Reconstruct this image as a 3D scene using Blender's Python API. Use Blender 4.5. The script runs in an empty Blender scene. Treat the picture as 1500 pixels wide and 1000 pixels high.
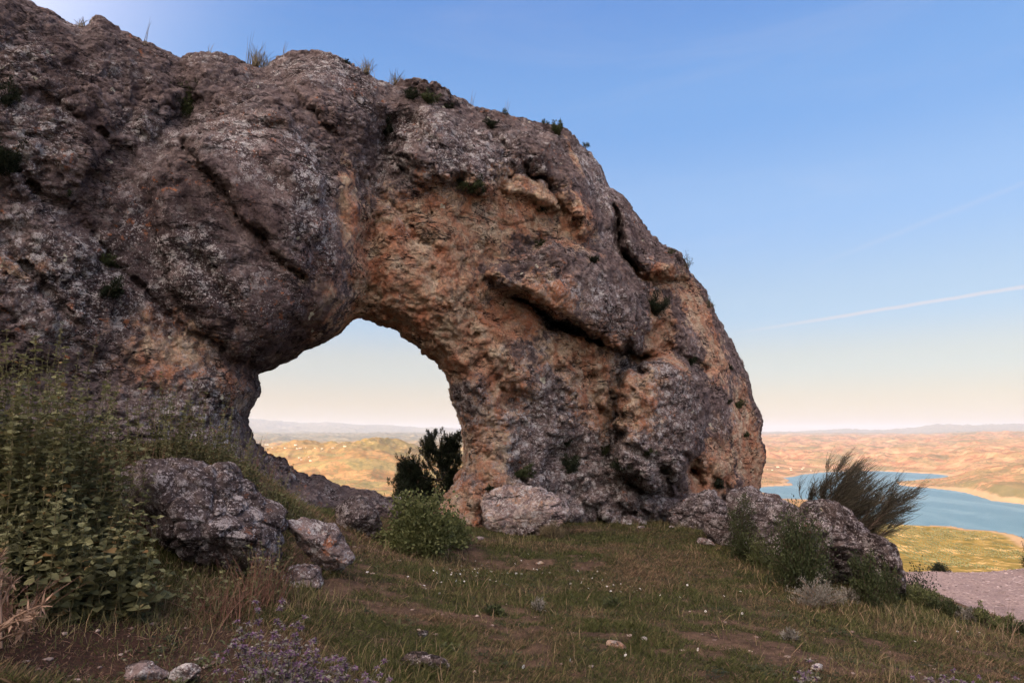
import bpy, bmesh, math, time
import numpy as np
from mathutils import Vector
from mathutils.bvhtree import BVHTree
T0 = time.time()
R = math.radians
f4 = np.float32
sc = bpy.context.scene
col = sc.collection
rng = np.random.default_rng(7)

# ------------------------------------------------------------------ camera maths (photo measured in 1500x1000 units)
FPX = 1000.0
PITCH = math.atan(0.14)
CAM = np.array([0.0, 0.0, 1.6])
FW = np.array([0, math.cos(PITCH), math.sin(PITCH)])
UP = np.array([0, -math.sin(PITCH), math.cos(PITCH)])
def ray(u, v):
    return np.array([(u - 750) / FPX, 0, 0]) + FW + UP * ((500 - v) / FPX)
def proj(P):
    q = P - CAM
    d = q @ FW
    d = np.maximum(d, 0.05)
    return 750 + FPX * q[..., 0] / d, 500 - FPX * (q @ UP) / d, d
def on_z(u, v, z):
    r = ray(u, v); k = (z - CAM[2]) / r[2]
    return CAM + r * k

# ------------------------------------------------------------------ numpy noise
def _hash(ix, iy, iz, seed):
    with np.errstate(over='ignore'):
        n = (ix.astype(np.uint32) * np.uint32(0x8da6b343)) ^ (iy.astype(np.uint32) * np.uint32(0xd8163841)) ^ \
            (iz.astype(np.uint32) * np.uint32(0xcb1ab31f)) ^ np.uint32((seed * 0x9E3779B1) & 0xffffffff)
        n ^= n >> np.uint32(13); n *= np.uint32(0x5bd1e995); n ^= n >> np.uint32(15)
        n *= np.uint32(0x27d4eb2d); n ^= n >> np.uint32(16)
    return n.astype(f4) / f4(4294967295.0)
def vnoise(P, seed=0):
    """value noise in -1..1"""
    P = P.astype(f4)
    i = np.floor(P).astype(np.int32); w = P - i
    w = w * w * w * (w * (w * 6 - 15) + 10)
    x, y, z = i[:, 0], i[:, 1], i[:, 2]
    out = 0
    for a in (0, 1):
        wx = w[:, 0] if a else 1 - w[:, 0]
        for b in (0, 1):
            wy = w[:, 1] if b else 1 - w[:, 1]
            for c in (0, 1):
                wz = w[:, 2] if c else 1 - w[:, 2]
                out = out + wx * wy * wz * _hash(x + a, y + b, z + c, seed)
    return out * 2 - 1
_ROT = np.array([[0.36, 0.48, -0.8], [-0.8, 0.60, 0.0], [0.48, 0.64, 0.60]], dtype=f4)
def fbm(P, octv=4, seed=0, gain=0.5, ridge=False):
    out = np.zeros(len(P), f4); a = 1.0; P = P.astype(f4); tot = 0
    for o in range(octv):
        n = vnoise(P, seed + o * 17)
        if ridge: n = 1 - 2 * np.abs(n)
        out += a * n; tot += a
        a *= gain; P = (P @ _ROT.T) * 2.03 + 3.7
    return out / tot
def worley(P, seed=0):
    P = P.astype(f4); i = np.floor(P).astype(np.int32); fr = P - i
    f1 = np.full(len(P), 9, f4); f2 = f1.copy(); cid = np.zeros(len(P), f4)
    for a in (-1, 0, 1):
        for b in (-1, 0, 1):
            for c in (-1, 0, 1):
                x, y, z = i[:, 0] + a, i[:, 1] + b, i[:, 2] + c
                h = _hash(x, y, z, seed)
                d = (a + h - fr[:, 0]) ** 2 + (b + _hash(x, y, z, seed + 5) - fr[:, 1]) ** 2 + (c + _hash(x, y, z, seed + 9) - fr[:, 2]) ** 2
                m = d < f1
                f2 = np.where(m, f1, np.minimum(f2, d)); cid = np.where(m, h, cid); f1 = np.where(m, d, f1)
    return np.sqrt(f1), np.sqrt(f2), cid
def P3(x, y, z=0.0):
    x = np.asarray(x, f4).ravel(); y = np.asarray(y, f4).ravel()
    return np.stack([x, y, np.zeros_like(x) + z], 1)
def sst(a, b, x):
    t = np.clip((x - a) / (b - a), 0, 1); return t * t * (3 - 2 * t)
def seg_dist(px, py, pts, closed=False):
    d = np.full(px.shape, 1e9, f4); n = len(pts)
    for k in range(n if closed else n - 1):
        ax, ay = pts[k]; bx, by = pts[(k + 1) % n]
        ex, ey = bx - ax, by - ay; L = ex * ex + ey * ey + 1e-9
        t = np.clip(((px - ax) * ex + (py - ay) * ey) / L, 0, 1)
        d = np.minimum(d, (px - ax - t * ex) ** 2 + (py - ay - t * ey) ** 2)
    return np.sqrt(d)
def poly_sd(px, py, pts):
    """signed distance, positive inside"""
    ins = np.zeros(px.shape, bool); n = len(pts)
    for k in range(n):
        ax, ay = pts[k]; bx, by = pts[(k + 1) % n]
        if ay == by: continue
        c = ((ay > py) != (by > py)) & (px < (bx - ax) * (py - ay) / (by - ay) + ax)
        ins ^= c
    d = seg_dist(px, py, pts, True)
    return np.where(ins, d, -d)

# ------------------------------------------------------------------ scene helpers
def tag(o, label=None, cat=None, group=None, kind=None):
    if label: o['label'] = label
    if cat: o['category'] = cat
    if group: o['group'] = group
    if kind: o['kind'] = kind
    return o
def empty(name, loc, label=None, cat=None, group=None):
    o = bpy.data.objects.new(name, None); col.objects.link(o); o.location = [float(a) for a in loc]
    o.empty_display_size = 0.1
    return tag(o, label, cat, group)
def make_mesh(name, V, F, mat=None, parent=None, smooth=False, attrs=None):
    """V (n,3); F list of index arrays (m,k) all faces of k corners"""
    V = np.ascontiguousarray(V, dtype=f4)
    if not isinstance(F, (list, tuple)): F = [F]
    F = [np.asarray(a, np.int32) for a in F if len(a)]
    me = bpy.data.meshes.new(name)
    me.vertices.add(len(V)); me.vertices.foreach_set('co', V.ravel())
    tot = np.concatenate([np.full(len(a), a.shape[1], np.int32) for a in F])
    idx = np.concatenate([a.ravel() for a in F])
    me.loops.add(len(idx)); me.loops.foreach_set('vertex_index', idx)
    me.polygons.add(len(tot))
    st = np.concatenate([[0], np.cumsum(tot)[:-1]]).astype(np.int32)
    me.polygons.foreach_set('loop_start', st)
    me.polygons.foreach_set('use_smooth', np.full(len(tot), smooth, bool))
    me.update(calc_edges=True)
    if attrs:
        for k, a in attrs.items(): set_attr(me, k, a)
    if mat: me.materials.append(mat)
    o = bpy.data.objects.new(name, me); col.objects.link(o)
    if parent: o.parent = parent
    return o
def set_attr(me, k, a):
    a = np.asarray(a, f4)
    if a.ndim == 1:
        at = me.attributes.new(k, 'FLOAT', 'POINT'); at.data.foreach_set('value', a)
    else:
        if a.shape[1] == 3: a = np.concatenate([a, np.ones((len(a), 1), f4)], 1)
        at = me.attributes.new(k, 'FLOAT_COLOR', 'POINT'); at.data.foreach_set('color', np.ascontiguousarray(a).ravel())
def normals_of(me):
    n = np.empty(len(me.vertices) * 3, f4); me.vertex_normals.foreach_get('vector', n); return n.reshape(-1, 3)
def coords_of(me):
    n = np.empty(len(me.vertices) * 3, f4); me.vertices.foreach_get('co', n); return n.reshape(-1, 3)

# ------------------------------------------------------------------ node helpers
class NT:
    def __init__(s, name):
        s.m = bpy.data.materials.new(name); s.m.use_nodes = True
        s.t = s.m.node_tree; s.t.nodes.clear()
        s.out = s.t.nodes.new('ShaderNodeOutputMaterial')
    def n(s, typ, **kw):
        nd = s.t.nodes.new('ShaderNode' + typ)
        for k, v in kw.items(): setattr(nd, k, v)
        return nd
    def lk(s, a, b): s.t.links.new(a, b)
    def put(s, sock, v):
        if v is None: return
        if hasattr(v, 'is_output') or hasattr(v, 'links'): s.lk(v, sock)
        elif isinstance(v, (tuple, list)) and len(v) == 3 and sock.type == 'RGBA': sock.default_value = (*v, 1)
        else: sock.default_value = v
    def pos(s): return s.n('NewGeometry').outputs['Position']
    def mapping(s, vec, scale=(1, 1, 1), rot=(0, 0, 0)):
        m = s.n('Mapping'); s.put(m.inputs['Vector'], vec); m.inputs['Scale'].default_value = scale; m.inputs['Rotation'].default_value = rot
        return m.outputs[0]
    def noise(s, vec, scale, detail=4, rough=0.55, dist=0.0):
        m = s.n('TexNoise'); s.put(m.inputs['Vector'], vec); m.inputs['Scale'].default_value = scale
        m.inputs['Detail'].default_value = detail; m.inputs['Roughness'].default_value = rough; m.inputs['Distortion'].default_value = dist
        return m.outputs['Fac']
    def voro(s, vec, scale, feature='F1', rnd=1.0):
        m = s.n('TexVoronoi', feature=feature); s.put(m.inputs['Vector'], vec); m.inputs['Scale'].default_value = scale
        m.inputs['Randomness'].default_value = rnd
        return m.outputs['Distance']
    def ramp(s, fac, a, b, lo=0.0, hi=1.0):
        m = s.n('MapRange', interpolation_type='SMOOTHSTEP'); s.put(m.inputs[0], fac)
        m.inputs[1].default_value = a; m.inputs[2].default_value = b; m.inputs[3].default_value = lo; m.inputs[4].default_value = hi
        return m.outputs[0]
    def mix(s, fac, a, b, blend='MIX'):
        m = s.n('Mix', data_type='RGBA', blend_type=blend)
        s.put(m.inputs[0], fac); s.put(m.inputs[6], a); s.put(m.inputs[7], b)
        return m.outputs[2]
    def math(s, op, a, b=None, clamp=False):
        m = s.n('Math', operation=op, use_clamp=clamp); s.put(m.inputs[0], a)
        if b is not None: s.put(m.inputs[1], b)
        return m.outputs[0]
    def attr(s, name, out='Fac'):
        m = s.n('Attribute', attribute_name=name); return m.outputs[out]
    def sep(s, c):
        m = s.n('SeparateColor'); s.put(m.inputs[0], c); return m.outputs
    def bump(s, h, strength=0.5, dist=0.02, nrm=None):
        m = s.n('Bump'); s.put(m.inputs['Height'], h); m.inputs['Strength'].default_value = strength
        m.inputs['Distance'].default_value = dist
        if nrm is not None: s.put(m.inputs['Normal'], nrm)
        return m.outputs[0]
    def bsdf(s, color, rough=0.9, nrm=None, spec=0.2):
        b = s.n('BsdfPrincipled'); s.put(b.inputs['Base Color'], color); s.put(b.inputs['Roughness'], rough)
        s.put(b.inputs['Specular IOR Level'], spec)
        if nrm is not None: s.put(b.inputs['Normal'], nrm)
        return b.outputs[0]
    def done(s, sh): s.lk(sh, s.out.inputs['Surface']); return s.m

def rock_material(name, zones=False, light=1.0, pale=0.5, warm=0.0, crust=1.0):
    """weathered limestone: grey-brown body, ochre fresh zones, dark varnish, pale and orange crust lichen"""
    s = NT(name); p = s.pos()
    n1 = s.noise(p, 1.1, 6, 0.62); n2 = s.noise(p, 5.0, 7, 0.68, 0.6); n3 = s.noise(p, 26, 6, 0.7); n4 = s.noise(p, 95, 4, 0.7)
    L = lambda c: tuple(min(0.85, x * light) for x in c)
    c = s.mix(s.ramp(n2, 0.36, 0.64), L((0.075, 0.056, 0.058)), L((0.225, 0.180, 0.175)))
    c = s.mix(s.ramp(n1, 0.40, 0.66, 0, 0.6), c, L((0.17, 0.125, 0.115)))
    if zones:
        z = s.sep(s.attr('zone', 'Color')); zo, zl, zd = z[0], z[1], z[2]
    else:
        zo, zl, zd = warm, pale, 0.0
    # ochre
    och = s.mix(s.ramp(s.noise(p, 3.1, 6, 0.65, 0.8), 0.36, 0.64), L((0.42, 0.20, 0.115)), L((0.64, 0.44, 0.315)))
    och = s.mix(s.ramp(s.noise(p, 1.7, 5, 0.6, 0.4), 0.46, 0.66, 0, 0.7), och, L((0.42, 0.150, 0.070)))
    och = s.mix(s.ramp(n3, 0.35, 0.7, 0, 0.6), och, L((0.20, 0.145, 0.125)))
    fo = s.math('MULTIPLY', s.math('ADD', zo, s.math('MULTIPLY', s.math('SUBTRACT', n2, 0.5), 1.6)), 1.0)
    c = s.mix(s.math('MULTIPLY', s.ramp(fo, 0.22, 0.5), s.ramp(zo, 0.02, 0.2)) if zones else s.ramp(fo, 0.35, 0.7, 0, 0.8), c, och)
    keep = s.math('SUBTRACT', 1.0, s.math('MULTIPLY', s.ramp(zo, 0.15, 0.7), 0.62)) if zones else 1.0
    # dark purplish varnish, streaked downwards
    if zones:
        ps = s.mapping(p, (2.6, 2.6, 0.35))
        st = s.noise(ps, 1.6, 5, 0.62, 0.5)
        fd = s.ramp(s.math('ADD', zd, s.math('MULTIPLY', s.math('SUBTRACT', st, 0.5), 1.7)), 0.35, 0.75, 0, 0.82)
        c = s.mix(s.math('MULTIPLY', fd, s.ramp(zd, 0.02, 0.2)), c, s.mix(n3, (0.065, 0.043, 0.048), (0.15, 0.110, 0.112)))
    # black crust specks
    blk = s.ramp(s.noise(p, 13, 6, 0.75, 0.7), 0.53, 0.64)
    c = s.mix(s.math('MULTIPLY', s.math('MULTIPLY', blk, 0.75 * crust), keep), c, (0.032, 0.024, 0.027))
    # pale lichen rosettes
    wn_ = s.n('TexNoise'); s.put(wn_.inputs['Vector'], p); wn_.inputs['Scale'].default_value = 9; wn_.inputs['Detail'].default_value = 5; wn_.inputs['Roughness'].default_value = 0.65
    wv = s.n('VectorMath', operation='MULTIPLY_ADD'); s.lk(wn_.outputs['Color'], wv.inputs[0]); wv.inputs[1].default_value = (0.22, 0.22, 0.22); s.lk(p, wv.inputs[2])
    vp = wv.outputs[0]
    dn = s.noise(p, 42, 5, 0.7)
    vd = s.voro(vp, 6.0); vd2 = s.voro(vp, 15.0)
    rose = s.math('ADD', s.math('MINIMUM', vd, s.math('ADD', vd2, 0.06)), s.math('MULTIPLY', s.math('SUBTRACT', dn, 0.5), 1.5))
    big = s.noise(p, 1.9, 4, 0.6)
    lf = s.math('MULTIPLY', s.ramp(rose, 0.36, 0.29), s.ramp(s.math('ADD', s.math('MULTIPLY', big, 1.0), s.math('MULTIPLY', zl, 0.45) if zones else pale * 0.45), 0.48, 0.66))
    lf2 = s.math('MULTIPLY', s.ramp(s.noise(p, 38, 5, 0.75, 0.4), 0.565, 0.61), s.ramp(s.math('ADD', s.noise(p, 3.2, 4, 0.6), s.math('MULTIPLY', zl, 0.3) if zones else pale * 0.3), 0.42, 0.60))
    spread = s.ramp(s.math('ADD', s.noise(p, 0.75, 4, 0.6), s.math('MULTIPLY', zl, 0.22) if zones else 0.2 * pale), 0.42, 0.60, 0.12, 0.95)
    c = s.mix(s.math('MULTIPLY', s.math('MULTIPLY', s.math('MAXIMUM', lf, lf2), spread), keep), c, s.mix(s.ramp(n4, 0.35, 0.6), L((0.27, 0.24, 0.245)), L((0.74, 0.69, 0.70))))
    pit = s.ramp(s.noise(p, 48, 4, 0.7, 0.5), 0.60, 0.68, 0, 0.7 * crust)
    c = s.mix(pit, c, (0.035, 0.026, 0.027))
    # orange lichen
    ol = s.math('MULTIPLY', s.ramp(s.noise(p, 9, 5, 0.7, 0.3), 0.58, 0.66), s.ramp(s.noise(p, 0.9, 3, 0.6), 0.50, 0.62))
    c = s.mix(s.math('MULTIPLY', ol, 0.75), c, L((0.36, 0.13, 0.05)))
    # cream scars
    sc_ = s.math('MULTIPLY', s.ramp(s.noise(p, 4.2, 3, 0.5, 0.4), 0.715, 0.735), 0.8)
    c = s.mix(sc_, c, L((0.62, 0.53, 0.42)))
    ck = s.voro(vp, 9.0, 'DISTANCE_TO_EDGE'); ckf = s.math('MULTIPLY', s.ramp(ck, 0.05, 0.0), s.ramp(s.noise(p, 2.3, 3, 0.5), 0.45, 0.6, 0, 0.75))
    c = s.mix(ckf, c, (0.03, 0.022, 0.022))
    def joint(rot, sc_, lo, hi, w):
        q = s.noise(s.mapping(p, sc_, rot), 1.0, 5, 0.55, 0.25)
        return s.math('MULTIPLY', s.ramp(s.math('ABSOLUTE', s.math('SUBTRACT', q, 0.5)), w, w * 0.25), s.ramp(s.noise(p, 1.3, 3, 0.5), lo, hi))
    j1 = joint((0, R(-40), R(32)), (0.55, 1.2, 2.6), 0.40, 0.52, 0.013)
    j2 = joint((0, R(-38), R(32)), (1.3, 2.0, 5.5), 0.50, 0.60, 0.012)
    j3 = joint((0, R(55), R(32)), (1.6, 1.5, 3.2), 0.52, 0.62, 0.010)
    jj = s.math('MAXIMUM', j1, s.math('MAXIMUM', j2, j3))
    c = s.mix(s.math('MULTIPLY', jj, 0.85), c, (0.018, 0.013, 0.014))
    # fine relief
    h1 = s.noise(p, 16, 7, 0.75, 0.3)
    h2 = s.voro(s.mapping(p, (1, 1, 1)), 34)
    h3 = s.noise(p, 70, 5, 0.75)
    bm_ = s.math('SUBTRACT', 1.0, s.math('MULTIPLY', s.attr('worn'), 0.6)) if zones else 1.0
    h1 = s.math('MULTIPLY', h1, bm_); h3 = s.math('MULTIPLY', h3, bm_)
    fw = s.n('TexNoise'); s.put(fw.inputs['Vector'], p); fw.inputs['Scale'].default_value = 3.0; fw.inputs['Detail'].default_value = 4
    fv = s.n('VectorMath', operation='MULTIPLY_ADD'); s.lk(fw.outputs['Color'], fv.inputs[0]); fv.inputs[1].default_value = (0.35, 0.35, 0.35); s.lk(p, fv.inputs[2])
    def facet(sc_):
        t_ = s.n('TexVoronoi', feature='F1', distance='MANHATTAN'); s.lk(s.mapping(fv.outputs[0], (1, 1, 1.5), (R(20), R(-38), R(32))), t_.inputs['Vector']); t_.inputs['Scale'].default_value = sc_
        return t_.outputs['Distance']
    nr = s.bump(facet(3.2), 0.8, 0.12)
    nr = s.bump(facet(9.5), 0.7, 0.05, nr)
    nr = s.bump(h1, 1.0, 0.11, nr)
    nr = s.bump(h2, 0.45, 0.03, nr)
    nr = s.bump(s.ramp(ck, 0.0, 0.07), 0.7, 0.03, nr)
    nr = s.bump(s.math('SUBTRACT', 1.0, jj), 1.0, 0.06, nr)
    nr = s.bump(h3, 0.9, 0.03, nr)
    return s.done(s.bsdf(c, 0.93, nr, 0.15))

def leaf_material(name, dark, light, back=0.35, rough=0.6, extra=None):
    s = NT(name)
    t = s.attr('tint')
    c = s.mix(t, dark, light)
    if extra: c = s.mix(s.ramp(s.attr('tint2'), extra[1], 1.0), c, extra[0])
    a = s.bsdf(c, rough, None, 0.25)
    tr = s.n('BsdfTranslucent'); s.put(tr.inputs[0], c)
    m = s.n('MixShader'); m.inputs[0].default_value = back; s.lk(a, m.inputs[1]); s.lk(tr.outputs[0], m.inputs[2])
    return s.done(m.outputs[0])
def plain_material(name, a, b, scale=12, rough=0.85, bump=0.4):
    s = NT(name); p = s.pos(); n = s.noise(p, scale, 5, 0.65)
    c = s.mix(s.ramp(n, 0.35, 0.65), a, b)
    return s.done(s.bsdf(c, rough, s.bump(s.noise(p, scale * 4, 4, 0.6), bump, 0.01)))

# ------------------------------------------------------------------ sun direction
SUN_EL = R(19)
SUNH = np.array([-0.80, -0.60])                      # horizontal direction towards the sun: behind and to the left
SUN_VEC = np.array([SUNH[0] * math.cos(SUN_EL), SUNH[1] * math.cos(SUN_EL), math.sin(SUN_EL)])

# ------------------------------------------------------------------ wall frame of the arch
WL = np.array([-7.125, 9.5]); WR = np.array([6.66, 18.0])
ES = (WR - WL) / np.linalg.norm(WR - WL); ET = np.array([-ES[1], ES[0]])
WLEN = float(np.linalg.norm(WR - WL))
def wall_to_world(s, t, z):
    return np.stack([WL[0] + s * ES[0] + t * ET[0], WL[1] + s * ES[1] + t * ET[1], z + 0 * s], -1)

# ------------------------------------------------------------------ ground height
LAKE_Z = -300.0
PLATEAU = [(-90, -90), (5.8, -90), (5.75, 9.2), (5.2, 11.5), (5.0, 14.0), (7.2, 17.6), (6.3, 18.9), (-7.8, 10.2), (-40, -9), (-90, -30)]
TERRACE = [(4, -40), (90, -40), (90, 20.0), (30, 22.6), (22, 23.2), (16.5, 22.9), (13.5, 22.4), (11.0, 22.0), (8.5, 20), (6.5, 17), (4.5, 12)]
LAKE_PX = [(1040, 715), (1118, 713), (1145, 711), (1158, 706), (1150, 700), (1165, 697), (1200, 692), (1240, 690), (1290, 689.5), (1340, 692), (1385, 696), (1398, 700),
           (1340, 703), (1316, 707), (1325, 711), (1380, 717), (1420, 723), (1450, 733), (1500, 739), (1650, 746), (1900, 760), (1900, 830), (1530, 812), (1505, 795),
           (1490, 786), (1468, 780), (1440, 779), (1410, 773), (1370, 772), (1300, 768), (1260, 760), (1215, 741), (1190, 733), (1150, 731), (1135, 724), (1100, 719), (1040, 719)]
LAKE = [tuple(on_z(u, v, LAKE_Z)[:2]) for u, v in LAKE_PX]
def valley_z(x, y):
    sh = x.shape; x = x.ravel(); y = y.ravel()
    r = np.hypot(x, y)
    wx = x + 50 * vnoise(P3(x / 260, y / 260, 1.5), 3); wy = y + 50 * vnoise(P3(x / 260, y / 260, 8.5), 4)
    sd = -poly_sd(wx, wy, LAKE)                       # positive on land
    az = np.degrees(np.arctan2(x, y))
    far = sst(2500, 9000, r)
    right = sst(2, 12, az)
    rid = fbm(P3(x / 900, y / 900), 6, 21, 0.55, ridge=True)
    rid2 = fbm(P3(x / 330, y / 330, 3), 5, 41, 0.55, ridge=True)
    rel = (rid * 62 + rid2 * 36) * (0.22 + 0.78 * far)
    z = LAKE_Z + 6 + 0.012 * np.maximum(sd, 0) * sst(0, 3000, sd) + (rel * 1.25 + 40 * (0.3 + 0.7 * far)) * sst(0, 900, sd)
    # cliffs of the far shore on the right
    cz = sst(2900, 3300, y) * sst(1200, 1700, x) * (0.10 + 0.90 * sst(31.3, 34.6, az))
    gully = fbm(P3(x / 120, y / 120, 5), 4, 61, 0.55, ridge=True)
    z += cz * (sst(0, 120, sd + 25 * gully) * 50 + gully * 14 * sst(10, 80, sd) + rid2 * 14 * sst(80, 500, sd))
    # near-shore fields on the right stay smooth
    z += sst(5, 600, sd) * 12 * (1 - far)
    # far plateau climbing to the skyline
    z += sst(7000, 19000, r) * (118 - 12 * right)
    z += sst(14000, 21000, r) * (45 * fbm(P3(x / 3500, y / 3500, 2), 4, 77) - 14)
    # round hill seen through the arch, with a lower shoulder in front
    for (u, d, h, rx, ry) in ((548, 5600, 178, 560, 800), (470, 4700, 85, 520, 430), (585, 4450, 75, 330, 330), (420, 5200, 70, 420, 500), (500, 4150, 55, 300, 260)):
        cx = (u - 750) / 1000 * d
        q = ((x - cx) / rx) ** 2 + ((y - d) / ry) ** 2
        z += h * np.exp(-q * 1.1) * (1 + 0.16 * rid2)
    # distant blue mountains
    def pk(a0, w, d0, h):
        return h * np.exp(-((az - a0) / w) ** 2) * np.exp(-((r - d0) / 3200) ** 2)
    rough = 1 + 0.28 * fbm(P3(x / 2600, y / 2600, 9), 5, 91)
    m = pk(-24, 3.8, 33000, 900) + pk(-19.5, 2.6, 34000, 660) + pk(-15, 3.0, 34000, 620) + pk(-10.8, 2.6, 35000, 470) + pk(-6, 3, 35000, 380) \
        + pk(31.5, 2.1, 36000, 700) + pk(35.2, 2.8, 36000, 560) + pk(26, 3.5, 36000, 360) + pk(-33, 6, 33000, 800) + pk(42, 5, 36000, 600)
    z += m * rough * (0.60 - 0.22 * right)
    z += 4 * sst(0, 60, sd) * np.exp(-((sd - 60) / 40) ** 2) * fbm(P3(x / 90, y / 90, 3), 3, 88)
    z = np.where(sd < 0, LAKE_Z - 4 - np.minimum(-sd * 0.05, 10), z)
    return z.reshape(sh), sd.reshape(sh)
def ground_z(x, y, detail=True):
    x = np.asarray(x, float); y = np.asarray(y, float); sh = x.shape
    x = x.ravel(); y = y.ravel()
    xn = np.maximum(-x, 0); xp = np.maximum(x, 0)
    g = 0.11 * xn + 0.024 * xn * xn - 0.03 * xp - 0.010 * xp * xp
    g = np.where(xn > 8, 0.88 + 1.536 + (xn - 8) * 0.4, g)
    g += 0.10 * np.exp(-((y - 13.5) / 2.5) ** 2) * sst(-1, 2, x)
    g += 0.72 * np.exp(-((x + 3.5) / 1.15) ** 2 - ((y - 7.9) / 1.3) ** 2) + 0.5 * np.exp(-((x + 5.3) / 1.2) ** 2 - ((y - 6.6) / 1.2) ** 2)
    g += 0.055 * vnoise(P3(x / 1.7, y / 1.7), 11) + 0.03 * vnoise(P3(x / 0.55, y / 0.55), 12)
    if detail: g += 0.014 * fbm(P3(x / 0.16, y / 0.16), 3, 13)
    # mountain rising behind the camera towards the sun
    q = x * SUNH[0] + y * SUNH[1] - 8
    g += 56 * np.clip(q / 112, 0, 1) ** 1.15 - np.maximum(q - 112, 0) * 0.15 + 1.6 * fbm(P3(x / 9, y / 9), 4, 15) * sst(2, 18, q)
    dp = np.maximum(-poly_sd(x, y, PLATEAU), 0)
    a = g - 0.62 * dp - 0.10 * np.minimum(dp, 4) ** 2 * 0.5 + 0.5 * fbm(P3(x / 3, y / 3), 4, 16) * sst(0.6, 4, dp)
    dt = np.maximum(-poly_sd(x, y, TERRACE), 0)
    tz = -2.62 + 0.05 * vnoise(P3(x / 2.5, y / 2.5), 18) + 0.03 * fbm(P3(x / 0.7, y / 0.7), 3, 19)
    b = tz - 0.72 * dt + 0.5 * fbm(P3(x / 3, y / 3), 4, 16) * sst(0.6, 4, dt)
    q2 = np.maximum(a, b)
    return q2.reshape(sh)
def gz(x, y): return float(ground_z(np.array([x]), np.array([y]))[0])
def at_ground(u, v, dmin=2.0, dmax=40.0):
    r = ray(u, v); k = np.linspace(dmin, dmax, 1500)
    P = CAM + np.outer(k, r); h = ground_z(P[:, 0], P[:, 1])
    m = np.nonzero(P[:, 2] <= h)[0]
    i = m[0] if len(m) else len(k) - 1
    return np.array([P[i, 0], P[i, 1], h[i]])

def patch_value(x, y):
    """0 = bare reddish soil, 1 = thick grass"""
    n = 0.7 * fbm(P3(x / 1.0, y / 0.7, 2), 4, 31, 0.65) + 0.8 * fbm(P3(x / 0.22, y / 0.16, 5), 3, 35)
    v = sst(-0.66, 0.28, n)
    def spot(cx, cy, r, a):
        return a * np.exp(-(((x - cx) ** 2 + (y - cy) ** 2) / (r * r)))
    for (cx, cy, r, a) in SPOTS: v = v + spot(cx, cy, r, a)
    return np.clip(v, 0, 1)
SPOTS = []
for (u, v, r, a) in ((160, 930, 1.1, -0.55), (960, 800, 1.3, 0.4), (800, 860, 1.0, 0.25), (300, 965, 0.6, -0.7), (120, 960, 0.9, -0.35), (560, 850, 0.6, -0.3), (530, 800, 0.7, -0.35), (1060, 830, 0.6, -0.25), (1170, 845, 0.5, -0.3), (780, 830, 0.5, -0.2),
                     (1010, 800, 1.2, 0.5), (870, 770, 1.6, 0.5), (690, 860, 1.0, 0.4), (1300, 900, 0.8, 0.6), (1060, 795, 0.8, -0.2), (860, 775, 0.4, -0.6), (1240, 960, 0.7, -0.2),
                     (450, 980, 0.5, 0.3), (250, 880, 0.8, 0.4), (1120, 960, 0.6, -0.25), (880, 990, 0.5, -0.2)):
    g_ = at_ground(u, v); SPOTS.append((g_[0], g_[1], r, a))

# ------------------------------------------------------------------ surface nets
def surface_nets(F, org, h):
    nx, ny, nz = F.shape; S = F < 0
    cs = np.zeros((nx - 1, ny - 1, nz - 1), np.uint8)
    for a in (0, 1):
        for b in (0, 1):
            for c in (0, 1):
                cs += S[a:nx - 1 + a, b:ny - 1 + b, c:nz - 1 + c]
    act = (cs > 0) & (cs < 8)
    ci = np.argwhere(act); vid = np.full(act.shape, -1, np.int32); vid[act] = np.arange(len(ci), dtype=np.int32)
    acc = np.zeros((len(ci), 3), f4); cnt = np.zeros(len(ci), f4)
    for ax in range(3):
        o1, o2 = [k for k in range(3) if k != ax]
        for a in (0, 1):
            for b in (0, 1):
                off = np.zeros(3, int); off[o1] = a; off[o2] = b
                p0 = ci + off; p1 = p0.copy(); p1[:, ax] += 1
                f0 = F[p0[:, 0], p0[:, 1], p0[:, 2]]; f1 = F[p1[:, 0], p1[:, 1], p1[:, 2]]
                m = (f0 < 0) != (f1 < 0)
                t = np.where(m, f0 / np.where(m, f0 - f1, 1), 0)
                q = np.tile(off.astype(f4), (len(ci), 1)); q[:, ax] = t
                acc[m] += q[m]; cnt[m] += 1
    V = (ci + acc / cnt[:, None]) * h + np.array(org)
    Q = []
    for ax in range(3):
        o1, o2 = [(1, 2), (2, 0), (0, 1)][ax]
        sl0 = [slice(None)] * 3; sl1 = [slice(None)] * 3
        sl0[ax] = slice(0, -1); sl1[ax] = slice(1, None)
        sl0[o1] = sl1[o1] = slice(1, -1); sl0[o2] = sl1[o2] = slice(1, -1)
        A = S[tuple(sl0)]; B = S[tuple(sl1)]
        for flip, M in ((False, A & ~B), (True, ~A & B)):
            e = np.argwhere(M); e[:, o1] += 1; e[:, o2] += 1
            q = []
            for (a, b) in ((-1, -1), (0, -1), (0, 0), (-1, 0)):
                c = e.copy(); c[:, o1] += a; c[:, o2] += b
                q.append(vid[c[:, 0], c[:, 1], c[:, 2]])
            q = np.stack(q, 1)
            Q.append(q[:, ::-1] if flip else q)
    return V, np.concatenate(Q)

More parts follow.
